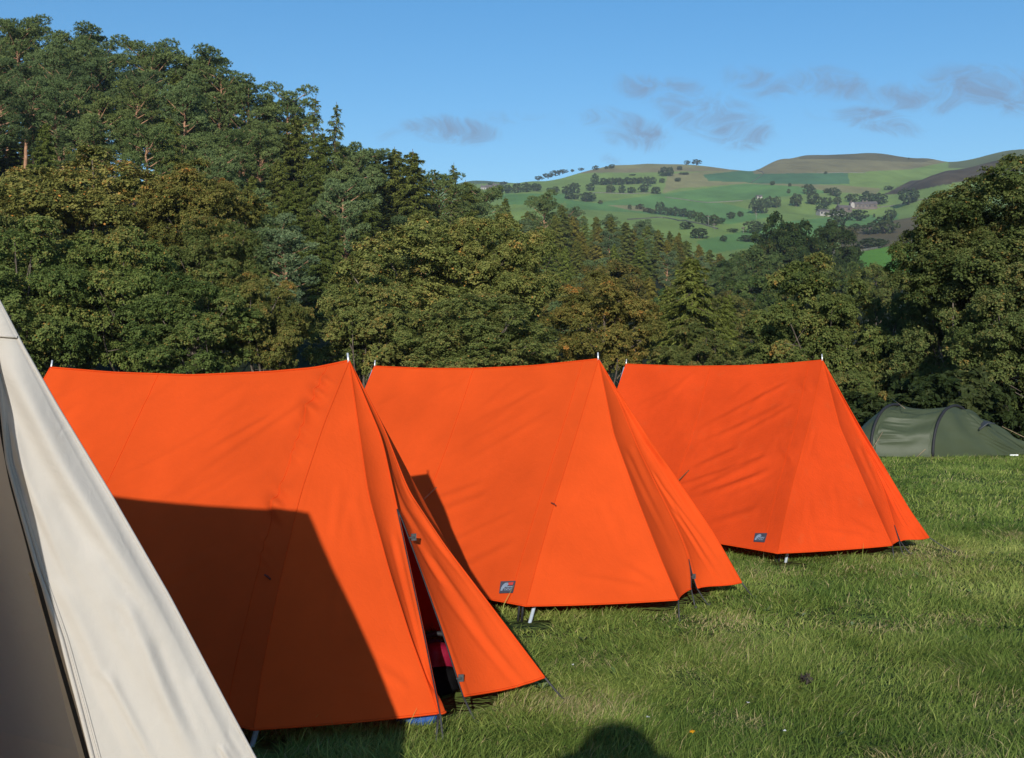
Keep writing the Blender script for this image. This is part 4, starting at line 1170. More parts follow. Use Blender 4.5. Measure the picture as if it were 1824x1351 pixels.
LEAF = {
    'sycamore': leaf_mat('sycamore_leaf', [(0.0, (0.058, 0.086, 0.030, 1)), (0.35, (0.124, 0.156, 0.050, 1)), (0.6, (0.190, 0.212, 0.075, 1)),
                                           (0.78, (0.270, 0.215, 0.078, 1)), (1.0, (0.40, 0.20, 0.055, 1))], transl=.28),
    'far_leaf': leaf_mat('far_tree_leaf', [(0.0, (0.048, 0.072, 0.026, 1)), (0.5, (0.088, 0.115, 0.042, 1)), (1.0, (0.14, 0.15, 0.06, 1))], transl=.15),
    'pine': leaf_mat('pine_needle', [(0.0, (0.066, 0.094, 0.040, 1)), (0.5, (0.155, 0.195, 0.080, 1)), (1.0, (0.26, 0.285, 0.12, 1))], transl=.18),
    'larch': leaf_mat('larch_needle', [(0.0, (0.075, 0.095, 0.025, 1)), (0.5, (0.165, 0.190, 0.046, 1)), (1.0, (0.26, 0.27, 0.08, 1))], transl=.25),
}
def with_mat(me, m):
    me.materials.append(m); return me

BROAD = [broad_crown(101, 110000, .029, 78, 0.0), broad_crown(102, 110000, .029, 70, .75, ragged=.2), broad_crown(103, 104000, .030, 64, .35, ragged=.22),
         broad_crown(104, 98000, .032, 58, 0.20, ragged=.24)]
BROAD.append(broad_crown(105, 120000, .026, 130, .42, ragged=.12, lobe_r=(.13, .21)))  # top tint mixes browned tips with sunlit highlights painted on the crown edges
for b_ in BROAD: with_mat(b_[0], LEAF['sycamore'])
FARB = [broad_crown(201 + i, 7800, .100, 30, 0, ragged=.18, lobe_r=(.26, .40), flat=.95, puff=True) for i in range(4)]
for b_ in FARB: with_mat(b_[0], LEAF['far_leaf'])
MIDB = [broad_crown(221 + i, 36000, .048, 80, .1, ragged=.08, lobe_r=(.15, .24), flat=.95, puff=True) for i in range(2)]
for b_ in MIDB: with_mat(b_[0], LEAF['sycamore'])
PINE = [conifer_pine(301 + i, 32000 + 3500 * (i % 2), 15) for i in range(5)]
LARCH = [conifer_larch(401, 30000, 15, .19), conifer_larch(402, 28000, 15, .16, droop=.45), conifer_larch(403, 5200, 15, .14, .75, .25, .25), conifer_larch(404, 36000, 15, .24, 1.2, .60)]
for a_, b_, _h in PINE: with_mat(a_, MAT['pine_bark']); with_mat(b_, LEAF['pine'])
for a_, b_, _h in LARCH: with_mat(a_, MAT['dark_bark']); with_mat(b_, LEAF['larch'])

def far_trunk_mesh():
    m = MB(); v, q, t = tube(np.array([[0, 0, -1.25], [0, 0, -.6], [.02, 0, .2]]), [.10, .07, .03], 6); m.add(v, q, t)
    for a in (0, 2.1, 4.2):
        v, q, t = tube(np.array([[0, 0, -.5], [math.cos(a) * .4, math.sin(a) * .4, .1]]), [.05, .015], 5); m.add(v, q, t)
    return m.mesh('trunk')
FAR_TRUNK = with_mat(far_trunk_mesh(), MAT['bark'])

def child(name, me, root, color=None):
    o = bpy.data.objects.new(name, me); COL.objects.link(o); o.parent = root
    if color is not None: o.color = (*color, 1)
    return o

def conifer(kind, i, px, top, D, label, group, tint=(1, 1, 1), H=None, rot=None, name=None, wide=1.0, base=None):
    tr, cr, h = (PINE if kind == 'pine' else LARCH)[i]
    x, y, zt = U(px, top, D)
    zb = Zt(x, y) - .3 if base is None else base
    s = max(zt - zb, 3.0) / h
    root = thing(name or ('pine_tree' if kind == 'pine' else 'larch_tree'), label, 'tree', (x, y, zb), group)
    ws = (s if s < 1.3 else 1.3 + (s - 1.3) * .4) * wide
    root.scale = (ws, ws, s); root.rotation_euler = (0, 0, random.uniform(0, 6.28) if rot is None else rot)
    child('trunk', tr, root); child('crown', cr, root, tint)
    return root

def broad(proto, px, py, wpx, hpx, D, label, group=None, tint=(1, 1, 1), rot=0.0, limbs=12, depth=1.0, name='broadleaf_tree', near=True, seed=0):
    """crown centre and size given as seen from the camera, at range D; the trunk and limbs reach up into it from the ground"""
    me, lp, lr = proto
    c = U(px, py, D); sx_, sz_ = wpx / 2 / F * D, hpx / 2 / F * D
    root = thing(name, label, 'tree', tuple(c), group)
    root.rotation_euler = (0, 0, 0)
    o = child('crown', me, root, tint); o.scale = (sx_, sx_ * depth, sz_); o.rotation_euler = (0, 0, rot)
    if near:
        g = np.random.default_rng(seed + 5)
        zb = Zt(c[0], c[1]) - c[2] - .2
        m = MB(); tw = max(.10, sx_ * .046)
        zt_ = sz_ * .35
        zs = np.linspace(min(zb, -sz_ * .6), zt_, 9)
        pth = np.stack([np.cumsum(g.normal(0, tw * .25, 9)), np.cumsum(g.normal(0, tw * .25, 9)), zs], -1); pth -= pth[-1] * [1, 1, 0]
        v, q, t = tube(pth, np.linspace(tw, tw * .35, 9), 10); m.add(v, q, t)
        Rz = rotz(rot)
        for k in g.choice(len(lp), min(limbs, len(lp)), replace=False):
            e_ = (lp[k] * [sx_, sx_ * depth, sz_]) @ Rz.T
            s0 = pth[g.integers(2, 7)]
            md = s0 * .45 + e_ * .55 + g.normal(0, .12 * sx_, 3)
            cv_ = smooth_curve(np.array([s0, md, e_ * 1.02]), 9, 4)
            v, q, t = tube(cv_, np.linspace(tw * .42, tw * .09, 9), 6); m.add(v, q, t)
            for _j in range(2):
                s1 = cv_[g.integers(4, 8)]; e1 = s1 + g.normal(0, .16, 3) * sx_
                v, q, t = tube(np.array([s1, (s1 + e1) / 2 + g.normal(0, .03 * sx_, 3), e1]), [tw * .13, tw * .09, tw * .04], 5); m.add(v, q, t)
        me2 = with_mat(m.mesh('trunk'), MAT['bark'])
        child('trunk', me2, root)
    else:
        o = child('trunk', FAR_TRUNK, root); o.scale = (sx_, sx_, sz_)
    return root

# --- the broad-leaved trees just beyond the field
B = BROAD
OL = (1.12, .98, .85)
NEAR = [
    (B[1], 130, 425, 420, 330, 47, 'big olive sycamore with browning crown below the tall pines', (1.60, 1.28, 1.02), .4),
    (B[1], 345, 400, 250, 240, 46, 'rust tinged sycamore crown right of the olive one, below the pines', (1.34, 1.06, .82), 2.0),
    (B[0], 40, 540, 330, 310, 33, 'dark green sycamore behind the cream tent peak', (1.02, 1.10, .90), 1.0),
    (B[2], 215, 530, 290, 290, 34, 'dark green sycamore above the rear half of the nearest orange tent', (1.05, 1.12, .88), 2.6),
    (B[3], 345, 590, 270, 220, 31, 'low leafy sycamore above the front of the nearest orange tent', (.90, 1.0, .82), .2),
    (B[2], 470, 575, 185, 200, 32, 'small yellowing tree with pale bare stems beside the centre crown', (1.15, 1.0, .80), 4.0),
    (B[0], 385, 480, 200, 190, 40, 'mid green tree under the rust tinged sycamore crown', (.95, .95, .8), 5.0),
    (B[4], 775, 530, 440, 330, 43, 'broad sycamore with rounded brown tipped crown behind the middle orange tent', (1.55, 1.36, 1.12), 1.2),
    (B[4], 880, 490, 270, 250, 42, 'highest dome of the broad sycamore clump in the centre, green at its right', (1.45, 1.30, 1.06), 3.2),
    (B[3], 650, 590, 230, 210, 36, 'leafy sycamore between the two nearest orange tents', (1.25, 1.18, 1.0), 5.1),
    (B[0], 850, 610, 300, 180, 35, 'low green sycamore right behind the middle orange tent ridge', (1.18, 1.14, .98), 2.2),
    (B[1], 1075, 590, 230, 210, 37, 'small sycamore with orange leaf tips behind the gap of the far two tents', (1.35, 1.02, .78), 4.4),
    (B[3], 1455, 600, 260, 270, 30, 'green sycamore above the front of the farthest orange tent', (1.02, 1.02, .85), 1.4),
    (B[0], 1395, 620, 190, 170, 31, 'lower green sycamore above the ridge of the farthest orange tent', (.95, .98, .85), 2.4),
    (B[4], 1835, 445, 470, 380, 26, 'tall sycamore at the right edge with the highest crown there', (.80, .82, .72), .7),
    (B[4], 1715, 470, 290, 290, 26.5, 'sycamore whose crown leans left over the dark gap beside the green field', (.78, .80, .70), 3.0),
    (B[2], 1830, 610, 310, 310, 23.5, 'nearest sycamore hanging over the right end of the green tent', (.82, .86, .78), 5.2),
    (B[0], 1690, 610, 260, 270, 28, 'shaded sycamore behind the left end of the green tent', (.85, .9, .85), 1.9),
    (B[0], 1590, 640, 130, 240, 32, 'dark young sycamore left of the green tent', (.8, .88, .8), .3),
    (B[3], 1530, 690, 150, 170, 29, 'leafy bush between the farthest orange tent and the green tent', (.9, .95, .85), 2.9),
    (B[3], 1245, 640, 150, 130, 35, 'low bushy sycamore behind the rear end of the farthest orange tent', (1.0, .95, .85), 2.0),
    (B[1], -120, 470, 300, 380, 38, 'sycamore cut off by the left edge of the picture', (.95, .92, .8), 3.7),
    (B[2], 2010, 520, 320, 420, 25, 'sycamore mostly beyond the right edge of the picture', (1, 1, .85), 2.2),
]
for k, (pr, px, py, w_, h_, D, lab, tint, rot) in enumerate(NEAR):
    broad(pr, px, py, w_ * .94, h_ * .94, D, lab, 'broad leaved trees along the field edge', tint, rot, limbs=16, seed=k)

# shrubs under the trees along the field edge, shade put into a darkened leaf tint
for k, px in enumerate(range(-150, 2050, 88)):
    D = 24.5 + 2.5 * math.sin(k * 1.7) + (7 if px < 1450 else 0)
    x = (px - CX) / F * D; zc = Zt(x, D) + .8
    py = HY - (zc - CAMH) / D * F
    broad(FARB[k % 4], px, py, 3.0 / D * F, 2.3 / D * F, D, 'shrub under the trees at the field edge, leaves tinted dark for shade', 'shaded shrubs at the field edge', (.38, .42, .36), k * 1.3, near=False, name='shrub')

# --- the wood on the left hill
SKYL = [('pine', 0, 8, 45, 128), ('pine', 1, 45, 48, 131), ('pine', 2, 92, 86, 126), ('pine', 3, 150, 62, 130), ('pine', 4, 190, 84, 127), ('pine', 0, 236, 84, 130),
        ('pine', 1, 278, 100, 126), ('pine', 2, 322, 112, 131), ('pine', 3, 368, 103, 127), ('pine', 4, 398, 128, 124), ('pine', 0, 440, 165, 126), ('larch', 0, 470, 165, 127),
        ('pine', 2, 500, 172, 128), ('larch', 2, 560, 172, 118), ('larch', 2, 590, 180, 116), ('larch', 0, 520, 200, 122), ('pine', 3, 640, 265, 130), ('larch', 0, 665, 268, 132),
        ('larch', 3, 700, 262, 134), ('larch', 0, 738, 264, 130), ('larch', 2, 799, 290, 136), ('pine', 4, 770, 315, 138), ('larch', 0, 828, 322, 150), ('pine', 1, 868, 340, 165),
        ('larch', 1, 905, 350, 190), ('pine', 0, 960, 358, 230), ('larch', 0, 1000, 362, 260)]
ordn = ['first', 'second', 'third', 'fourth', 'fifth', 'sixth', 'seventh', 'eighth', 'ninth', 'tenth', 'eleventh', 'twelfth', 'thirteenth', 'fourteenth', 'fifteenth', 'sixteenth', 'seventeenth', 'eighteenth', 'nineteenth', 'twentieth']
cnt = {'pine': 0, 'larch': 0}
special = {(560, 172): 'left of the two thin see-through larches standing up against the sky', (590, 180): 'right of the two thin see-through larches standing up against the sky',
           (799, 290): 'single thin larch against the sky at the foot of the wooded ridge', (8, 45): 'tall dark pine at the top left corner of the wood', (368, 103): 'dense pine ending the high crest before the skyline steps down'}
for kind, i, px, top, D in SKYL:
    lab = special.get((px, top), f"{ordn[cnt[kind] % 20]} {kind} from the left along the skyline of the wood")
    cnt[kind] += 1
    tint = (.95, 1.0, .82) if kind == 'pine' else ((.95, .95, .85) if i != 2 else (.9, .95, 1.0))
    conifer(kind, i, px, top, D, lab, 'trees along the skyline of the wooded hill', tint, wide=1.15 if kind == 'pine' else (1.1 if i == 2 else 1.5))

SKY_P = np.array([(-400, 20), (0, 60), (70, 70), (150, 85), (235, 100), (330, 120), (405, 140), (450, 185), (520, 210), (600, 235), (650, 280), (740, 290), (800, 320), (870, 350), (940, 362), (1000, 364), (1060, 382), (1110, 398), (1180, 408), (1250, 436), (1320, 475), (1400, 520)])
def skyrow(px): return float(np.interp(px, SKY_P[:, 0], SKY_P[:, 1]))
g = np.random.default_rng(77)
def wood_row(D, px0, px1, drop, step, mix, tints, jit=.35):
    px = px0
    while px < px1:
        Dj = D * g.uniform(.95, 1.05)
        x = (px - CX) / F * Dj
        h = g.uniform(.8, 1.12) * 15 * (1.38 if Dj > 130 and px > 640 else 1.0)
        top = HY - (Zt(x, Dj) + h - CAMH) / Dj * F
        top = max(top, skyrow(px) + drop + g.uniform(-6, 22))
        kind = 'pine' if g.random() < (mix if px < 430 or px > 860 else mix * .35) else 'larch'
        i = int(g.integers(0, 5)) if kind == 'pine' else int(g.choice([0, 1, 3]))
        tint = tints[kind][int(g.integers(0, len(tints[kind])))]
        grp = {'pine': 'pines', 'larch': 'larches'}[kind]
        if px < 900:
            lab = 'blue green pine among the dense trees on the wooded hill' if kind == 'pine' else 'yellow green larch among the dense trees on the wooded hill'
            grp += ' filling the wooded hill'
        else:
            lab = 'dark conifer with rounded top in the wood below the far fields' if kind == 'pine' else 'pointed conifer in the wood below the far fields'
            grp += ' in the valley wood'
        conifer(kind, i, px, top, Dj, lab, grp, tint, wide=g.uniform(.95, 1.25) * (1.25 if kind == 'larch' else 1.0))
        px += step / Dj * F * g.uniform(1 - jit, 1 + jit)
TI = {'pine': [(.92, 1.0, .80), (.85, .95, .88), (1.0, 1.0, .75), (1.0, 1.08, 1.0), (.70, .78, .74), (1.12, 1.15, .95)], 'larch': [(1, 1, .9), (.85, .92, .8), (1.12, 1.05, .8), (.75, .82, .75)]}
wood_row(139, -320, 560, 42, 4.2, .55, TI)
wood_row(127, 60, 600, 85, 4.0, .5, TI)
wood_row(120, -320, 640, 12, 5.0, .8, TI)
wood_row(108, -300, 700, 55, 5.2, .8, TI)
wood_row(97, -300, 760, 90, 5.0, .6, TI)
wood_row(86, -280, 800, 130, 5.0, .5, TI)
wood_row(136, 400, 800, 40, 4.0, .5, TI)
wood_row(112, 420, 780, 70, 4.2, .4, TI)
wood_row(75, 380, 860, 150, 5.0, .4, TI)
wood_row(64, 420, 700, 190, 5.0, .4, TI)
TV = {'pine': [(.9, 1.0, .95), (.85, .95, 1.05)], 'larch': [(1.15, 1.08, .9), (1.0, 1.02, .9), (1.35, 1.05, .82), (1.1, 1.18, .92)]}
wood_row(150, 640, 900, 20, 5.5, .4, TV)
wood_row(312, 1000, 1345, -6, 4.6, .2, TV)
wood_row(300, 940, 1330, 0, 5.2, .30, TV)
wood_row(265, 900, 1330, 10, 6.5, .30, TV)
wood_row(230, 880, 1320, 22, 6.5, .35, TV)
wood_row(200, 860, 1330, 38, 7.0, .35, TV)
wood_row(170, 840, 1340, 58, 6.5, .35, TV)
wood_row(140, 830, 1330, 85, 6.0, .35, TV)
wood_row(115, 820, 1350, 115, 6.0, .4, TV)
wood_row(90, 900, 1420, 150, 5.5, .35, TV)
wood_row(70, 1120, 1560, 190, 5.0, .3, TV)
# single trees that stand out
for k_, (px_, top_) in enumerate(((1085, 384), (1112, 394), (1133, 400), (1152, 402), (1172, 408), (1190, 410), (1206, 420), (1224, 427), (1243, 434), (1262, 444), (1280, 450), (1300, 458), (1322, 468))):
    conifer('larch', (0, 3, 1)[k_ % 3], px_, top_, 296 + 9 * (k_ % 3), 'conifer along the top edge of the valley wood against the green fields', 'conifers along the top of the valley wood', TV['larch'][k_ % 4], wide=1.7)
for px_, top_ in ((-60, 190), (-15, 215), (22, 200), (62, 225), (105, 215)):
    conifer('larch', 3 if px_ % 2 else 0, px_, top_, 113, 'dark bushy larch under the tall pines at the left end of the wood', 'larches under the corner pines', (.72, .80, .72), wide=1.5)
conifer('larch', 3, 1235, 452, 56, 'feathery drooping larch between the orange tipped sycamore and the right hand trees', 'feathery larches behind the tents', (1.0, 1.0, .85), wide=1.5)
conifer('larch', 3, 1195, 505, 60, 'shorter feathery larch behind the orange tipped sycamore', 'feathery larches behind the tents', (1.0, .98, .85), wide=1.4)
conifer('larch', 1, 1300, 520, 58, 'small feathery larch left of the green sycamore', 'feathery larches behind the tents', (.95, .98, .85), wide=1.4)
conifer('pine', 2, 497, 402, 62, 'small blue grey pine standing alone below the larches', 'single pines on the slope', (1.15, 1.25, 1.45), wide=1.3)
conifer('pine', 1, 622, 330, 95, 'crooked pine with bare stem left of the broad sycamore', 'single pines on the slope', (1.0, 1.1, 1.1), wide=1.15)
conifer('pine', 3, 142, 150, 104, 'pine with a long pale bare stem in the middle of the wood', 'single pines on the slope', (.95, 1.05, .95), wide=1.0)
conifer('pine', 0, 318, 165, 104, 'forked pine with a pale bare stem below the crest', 'single pines on the slope', (.95, 1.05, .95), wide=1.0)
conifer('pine', 4, 60, 150, 102, 'leaning pine with two reddish stems above the olive sycamore', 'single pines on the slope', (.95, 1.05, .95), wide=1.0)

# --- round trees in the valley
MIDT = [(MIDB[0], 1405, 470, 135, 165, 250, 'great round dark tree standing before the far fields', (.30, .40, .32)), (MIDB[1], 1478, 478, 105, 150, 256, 'right hand neighbour of the great round dark tree', (.30, .38, .32)),
        (MIDB[0], 1445, 500, 90, 80, 225, 'yellow green bushy tree in front of the great round trees', (.85, .88, .62)), (MIDB[1], 1350, 500, 120, 110, 220, 'dark tree left of the great round trees', (.62, .74, .66)),
        (MIDB[0], 1300, 500, 80, 80, 190, 'small bluish tree at the end of the valley wood', (.62, .76, .75)), (MIDB[1], 1345, 550, 120, 110, 150, 'dark green tree low in the valley above the farthest orange tent', (.62, .75, .60)),
        (MIDB[0], 1420, 545, 130, 100, 140, 'dark tree below the great round trees', (.62, .72, .62)), (MIDB[1], 1290, 580, 120, 110, 110, 'brownish tree low in the valley', (.85, .72, .6)),
        (MIDB[0], 1510, 520, 100, 90, 170, 'dark tree at the foot of the bright green field', (.66, .74, .62)), (MIDB[1], 1560, 520, 90, 90, 120, 'olive tree below the bright green field', (.85, .85, .7)),
        (MIDB[0], 1010, 545, 110, 90, 100, 'brownish tree right of the broad sycamore', (1.0, .8, .65)), (MIDB[1], 1090, 520, 120, 100, 120, 'rust brown tree in the valley wood', (1.0, .75, .6)),
        (MIDB[0], 1200, 560, 90, 80, 95, 'bluish green tree behind the feathery larches', (.6, .8, .8))]
for k, (pr, px, py, w_, h_, D, lab, tint) in enumerate(MIDT):
    broad(pr, px, py, w_ * 1.1, h_ * 1.1, D, lab, 'round trees in the valley', tint, k * 1.1, limbs=8, seed=50 + k)

# --- trees and hedges scattered over the far hillside
za = [(728, 207, 25, 18), (785, 197, 35, 16), (878, 195, 38, 30), (950, 187, 25, 18), (983, 185, 35, 28), (1474, 157, 35, 24), (1535, 157, 60, 30), (510, 258, 50, 25), (570, 245, 60, 30), (620, 228, 60, 30),
      (665, 216, 60, 24), (1325, 235, 60, 60), (1363, 235, 50, 60), (1425, 195, 35, 25), (875, 290, 50, 70), (930, 292, 60, 45), (980, 290, 60, 45), (1030, 292, 60, 45), (1080, 288, 60, 45), (1130, 285, 60, 40),
      (1170, 282, 50, 40), (1215, 300, 55, 60), (1250, 285, 45, 45), (1312, 278, 35, 30), (1412, 270, 40, 25), (740, 345, 70, 65), (690, 350, 60, 50), (710, 385, 60, 45), (620, 340, 45, 40), (580, 335, 35, 25),
      (845, 330, 55, 50), (815, 400, 80, 60), (850, 395, 60, 50), (975, 345, 60, 50), (1050, 345, 45, 50), (1110, 345, 50, 40), (1190, 340, 60, 50), (1270, 350, 60, 45), (910, 415, 30, 25), (260, 345, 60, 55),
      (310, 345, 60, 55), (370, 342, 60, 60), (430, 338, 60, 60), (490, 332, 70, 50), (280, 290, 50, 20), (1100, 450, 25, 30), (1165, 450, 50, 35), (1215, 470, 50, 30), (1300, 485, 60, 85), (1350, 490, 60, 50),
      (1400, 495, 60, 60), (1450, 500, 60, 55), (1500, 515, 60, 60), (1550, 530, 60, 60), (1600, 550, 60, 60), (1650, 555, 60, 70), (1470, 580, 80, 50), (1550, 640, 110, 65), (1755, 512, 50, 45), (1820, 500, 35, 35), (1710, 660, 50, 40),
      (750, 385, 40, 30), (200, 292, 40, 16), (1245, 478, 50, 28), (1685, 545, 60, 40), (1770, 600, 60, 25), (1450, 225, 60, 14), (1120, 230, 40, 8)]
zb_ = [(265, 280, 30, 25), (372, 288, 20, 20), (365, 330, 22, 28), (595, 210, 18, 18), (160, 455, 70, 100), (205, 455, 60, 90), (250, 420, 50, 70), (290, 420, 45, 70), (412, 412, 80, 80), (485, 335, 60, 60), (520, 335, 30, 40), (520, 400, 80, 75), (600, 405, 60, 50),
       (640, 345, 50, 50), (668, 350, 40, 45), (600, 330, 40, 30), (668, 400, 50, 50), (760, 385, 70, 50), (850, 395, 80, 75), (925, 400, 90, 70), (1110, 400, 110, 100), (665, 550, 110, 120), (790, 500, 110, 65), (575, 440, 70, 45),
       (895, 480, 15, 25), (150, 580, 110, 75), (870, 585, 100, 70), (960, 580, 130, 110), (1000, 490, 60, 60), (720, 640, 120, 100), (860, 670, 150, 60), (100, 630, 80, 40), (180, 640, 110, 60), (930, 660, 90, 45), (780, 560, 70, 40), (60, 470, 25, 30), (15, 485, 35, 35), (985, 310, 50, 25), (1110, 118, 12, 10)]
far = [(820 + x / 3.648, 250 + y / 3.648, w / 3.648, h / 3.648) for x, y, w, h in za] + [(1300 + x / 3.481, 250 + y / 3.481, w / 3.481, h / 3.481) for x, y, w, h in zb_]
g = np.random.default_rng(5)
BX = [('on the skyline ridge', lambda x, y: y < 312), ('in the long hedge crossing the hillside', lambda x, y: 1110 < x < 1290 and 366 < y < 405), ('around the farm buildings', lambda x, y: 1420 < x < 1600 and 330 < y < 385),
      ('in the dark tree belt left of the far fields', lambda x, y: x < 970), ('in the upper belt across the hillside', lambda x, y: 1040 < x < 1180 and y < 350), ('scattered on the middle of the far hillside', lambda x, y: True)]
for k, (px, by, w_, h_) in enumerate(far):
    hit = ground_hit(px, by, 430, 1720)
    D = hit[1]
    where = next(t for t, f_ in BX if f_(px, by))
    tint = [(.72, .78, .80), (.80, .82, .75), (.70, .80, .85), (1.0, .72, .70)][int(g.choice(4, p=[.4, .25, .25, .1]))]
    size = 'small bush' if h_ < 9 else ('tall dark tree' if h_ > 19 else 'round dark tree')
    broad(FARB[k % 4], px, by - h_ * .50, w_ * 1.16, h_ * 1.10, D, f'{size} {where}', f'{size}s {where}', tint, float(g.uniform(0, 6)), near=False, name='hillside_tree' if size != 'small bush' else 'bush')
# ------------------------------------------------------------------ farm on the far hillside
stone = simple_mat('farm_stone', (0.12, 0.095, 0.082, 1), .9, .3, .5); slate = simple_mat('farm_slate', (0.11, 0.092, 0.085, 1), .8, .25, .4)
render_w = simple_mat('white_render', (0.33, 0.30, 0.28, 1), .8, .1, 1); glassd = simple_mat('dark_window', (0.02, 0.022, 0.025, 1), .2)
def farm_building(name, label, px, py, L, W_, h, rh, ang, wallm, roofm=slate, chim=0, wins=4, gable=None):
    p0 = ground_hit(px, py, 430, 1400); Rz = rotz(ang); root = thing(name, label, 'building', tuple(p0 - [0, 0, .5]))
    loc = lambda v: np.asarray(v, float) @ Rz.T + p0 - [0, 0, 2.5]
    H = h + 2.5
    m = MB(); vv, qq = box((0, 0, H / 2), (L, W_, H)); m.add(loc(vv), qq)
    for s in (-1, 1):
        x = s * L / 2; m.add(loc([[x, -W_ / 2, H], [x, W_ / 2, H], [x, 0, H + rh]]), None, [[0, 1, 2] if s > 0 else [0, 2, 1]])
    m.build('wall', wallm, root, smooth=False)
    m = MB(); o = .35; t_ = .25
    for s in (-1, 1):
        a = [[-L / 2 - o, s * (W_ / 2 + o), H - .25], [L / 2 + o, s * (W_ / 2 + o), H - .25], [L / 2 + o, 0, H + rh + .1], [-L / 2 - o, 0, H + rh + .1]]
        b_ = [[x, y, z + t_] for x, y, z in a]
        m.add(loc(a + b_), [[0, 1, 2, 3], [4, 7, 6, 5], [0, 4, 5, 1], [1, 5, 6, 2], [2, 6, 7, 3], [3, 7, 4, 0]])
    rf = m.build('roof', roofm, root, smooth=False)
    for k in range(chim):
        m = MB(); vv, qq = box((-L * .42 + k * L * .84 / max(1, chim - 1), 0, H + rh + .6), (.9, .9, 1.9)); m.add(loc(vv), qq); vv, qq = box((-L * .42 + k * L * .84 / max(1, chim - 1), 0, H + rh + 1.7), (.4, .4, .5)); m.add(loc(vv), qq); m.build('chimney', stone, rf, smooth=False)
    for k in range(wins):
        m = MB(); vv, qq = box((-L / 2 + (k + .5) * L / wins, -W_ / 2 - .02, 2.5 + h * .55), (1.5, .12, h * .45)); m.add(loc(vv), qq); m.build('window', glassd, root, smooth=False)
    if gable:
        m = MB(); vv, qq = box((gable, -W_ / 2 - .35, 2.5 + h * .5 + .3), (3.0, .5, h + .4)); m.add(loc(vv), qq)
        m.add(loc([[gable - 1.5, -W_ / 2 - .6, 2.95 + h], [gable + 1.5, -W_ / 2 - .6, 2.95 + h], [gable, -W_ / 2 - .6, 2.95 + h + 1.4]]), None, [[0, 1, 2]]); m.build('gable_front', render_w, root, smooth=False)
    return root
farm_building('farmhouse', 'stone farmhouse with white front and chimneys on the far hillside', 1530, 372, 15, 7, 3.2, 2.0, -.15, stone, chim=2, wins=5, gable=-5.6)
farm_building('farm_cottage', 'low stone wing joined to the right of the white fronted farmhouse', 1548, 372, 12, 6, 3.4, 2.2, -.1, stone, chim=1, wins=3)
farm_building('open_barn', 'long low pale barn with dark openings below the farmhouse', 1480, 385, 22, 7, 3.0, 1.6, .18, simple_mat('pale_barn_wall', (0.27, 0.25, 0.23, 1), .9, .2, .6), wins=7)
farm_building('barn', 'grey roofed barn between the long barn and the farmhouse', 1503, 378, 11, 7, 3.2, 2.0, .2, stone, wins=2)
farm_building('field_barn', 'small pale field barn standing alone above the round trees', 1352, 354, 5, 4, 1.8, 1.0, .1, render_w, wins=1)
for k, (px, py) in enumerate(((863, 330), (872, 329), (884, 328))):
    farm_building('cottage', ['leftmost of three tiny cottages on the ridge beyond the wood', 'middle one of three tiny cottages on the ridge beyond the wood', 'rightmost of three tiny cottages on the ridge beyond the wood'][k], px, py, 9, 6, 3.5, 2.2, .1 * k, render_w if k != 1 else stone, chim=1, wins=3)
# telegraph poles in the valley
for k, (px, py, h_) in enumerate(((1262, 402, 18), (1272, 410, 12), (1324, 416, 12), (1347, 392, 12), (1493, 366, 14), (1273, 398, 9))):
    hit = ground_hit(px, py, 430, 1400); Hm = h_ / F * hit[1]
    root = thing('telegraph_pole', 'thin telegraph pole in the valley fields below the long hedge', 'pole', tuple(hit), 'telegraph poles in the valley')
    m = MB(); vv, qq, tt_ = tube(np.array([hit - [0, 0, .5], hit + [0, 0, Hm]]), [.13, .10], 6); m.add(vv, qq, tt_); m.build('post', simple_mat('weathered_post', (.24, .22, .20, 1), .9), root)
    m = MB(); vv, qq = box(hit + [0, 0, Hm - .6], (2.4, .25, .25)); m.add(vv, qq); m.build('crossarm', MAT['bark'], root, smooth=False)
# dry stone walls between the far fields
wallm = simple_mat('dry_stone', (0.13, 0.125, 0.10, 1), .95, .35, .8)
WALLS = [('pale dry stone wall slanting up between the two dark green fields', [(1338, 326), (1350, 318), (1362, 309), (1340, 301)]), ('dry stone wall along the top of the long dark field', [(1455, 309), (1512, 308), (1545, 309)]),
         ('dry stone wall climbing right of the farm', [(1560, 371), (1600, 366), (1640, 357), (1662, 354)]), ('dry stone wall under the bright rough strip', [(1118, 392), (1180, 388), (1250, 400), (1282, 410)]),
         ('dry stone wall across the middle pasture', [(1185, 352), (1260, 362), (1330, 358)]), ('wall above the bright green field at the right', [(1498, 458), (1530, 449), (1572, 441)]),
         ('low wall below the belt of trees', [(1008, 352), (1060, 344), (1120, 346), (1176, 344)])]
for lab, pts in WALLS:
    P3 = []
    for (a, b_) in zip(pts[:-1], pts[1:]):
        for s in np.linspace(0, 1, 10, endpoint=False):
            h3 = ground_hit(a[0] * (1 - s) + b_[0] * s, a[1] * (1 - s) + b_[1] * s, 340, 1650); P3.append(h3)
    P3 = np.array(P3)
    for _ in range(3): P3[1:-1, :2] = .25 * P3[:-2, :2] + .5 * P3[1:-1, :2] + .25 * P3[2:, :2]
    P3 = resample(P3, 60); P3[:, 2] = terrain_z(P3[:, 0], P3[:, 1])
    tg = unit(np.gradient(P3, axis=0)); sd = np.stack([-tg[:, 1], tg[:, 0], np.zeros(60)], -1)
    prof = [P3 - sd * .35 - [0, 0, 1], P3 - sd * .22 + [0, 0, .7], P3 + sd * .22 + [0, 0, .7], P3 + sd * .35 - [0, 0, 1]]
    m = MB(); m.add(np.stack(prof, 1), grid_faces(60, 4)); o = m.build('dry_stone_wall', wallm, smooth=False); tag(o, lab, 'wall')

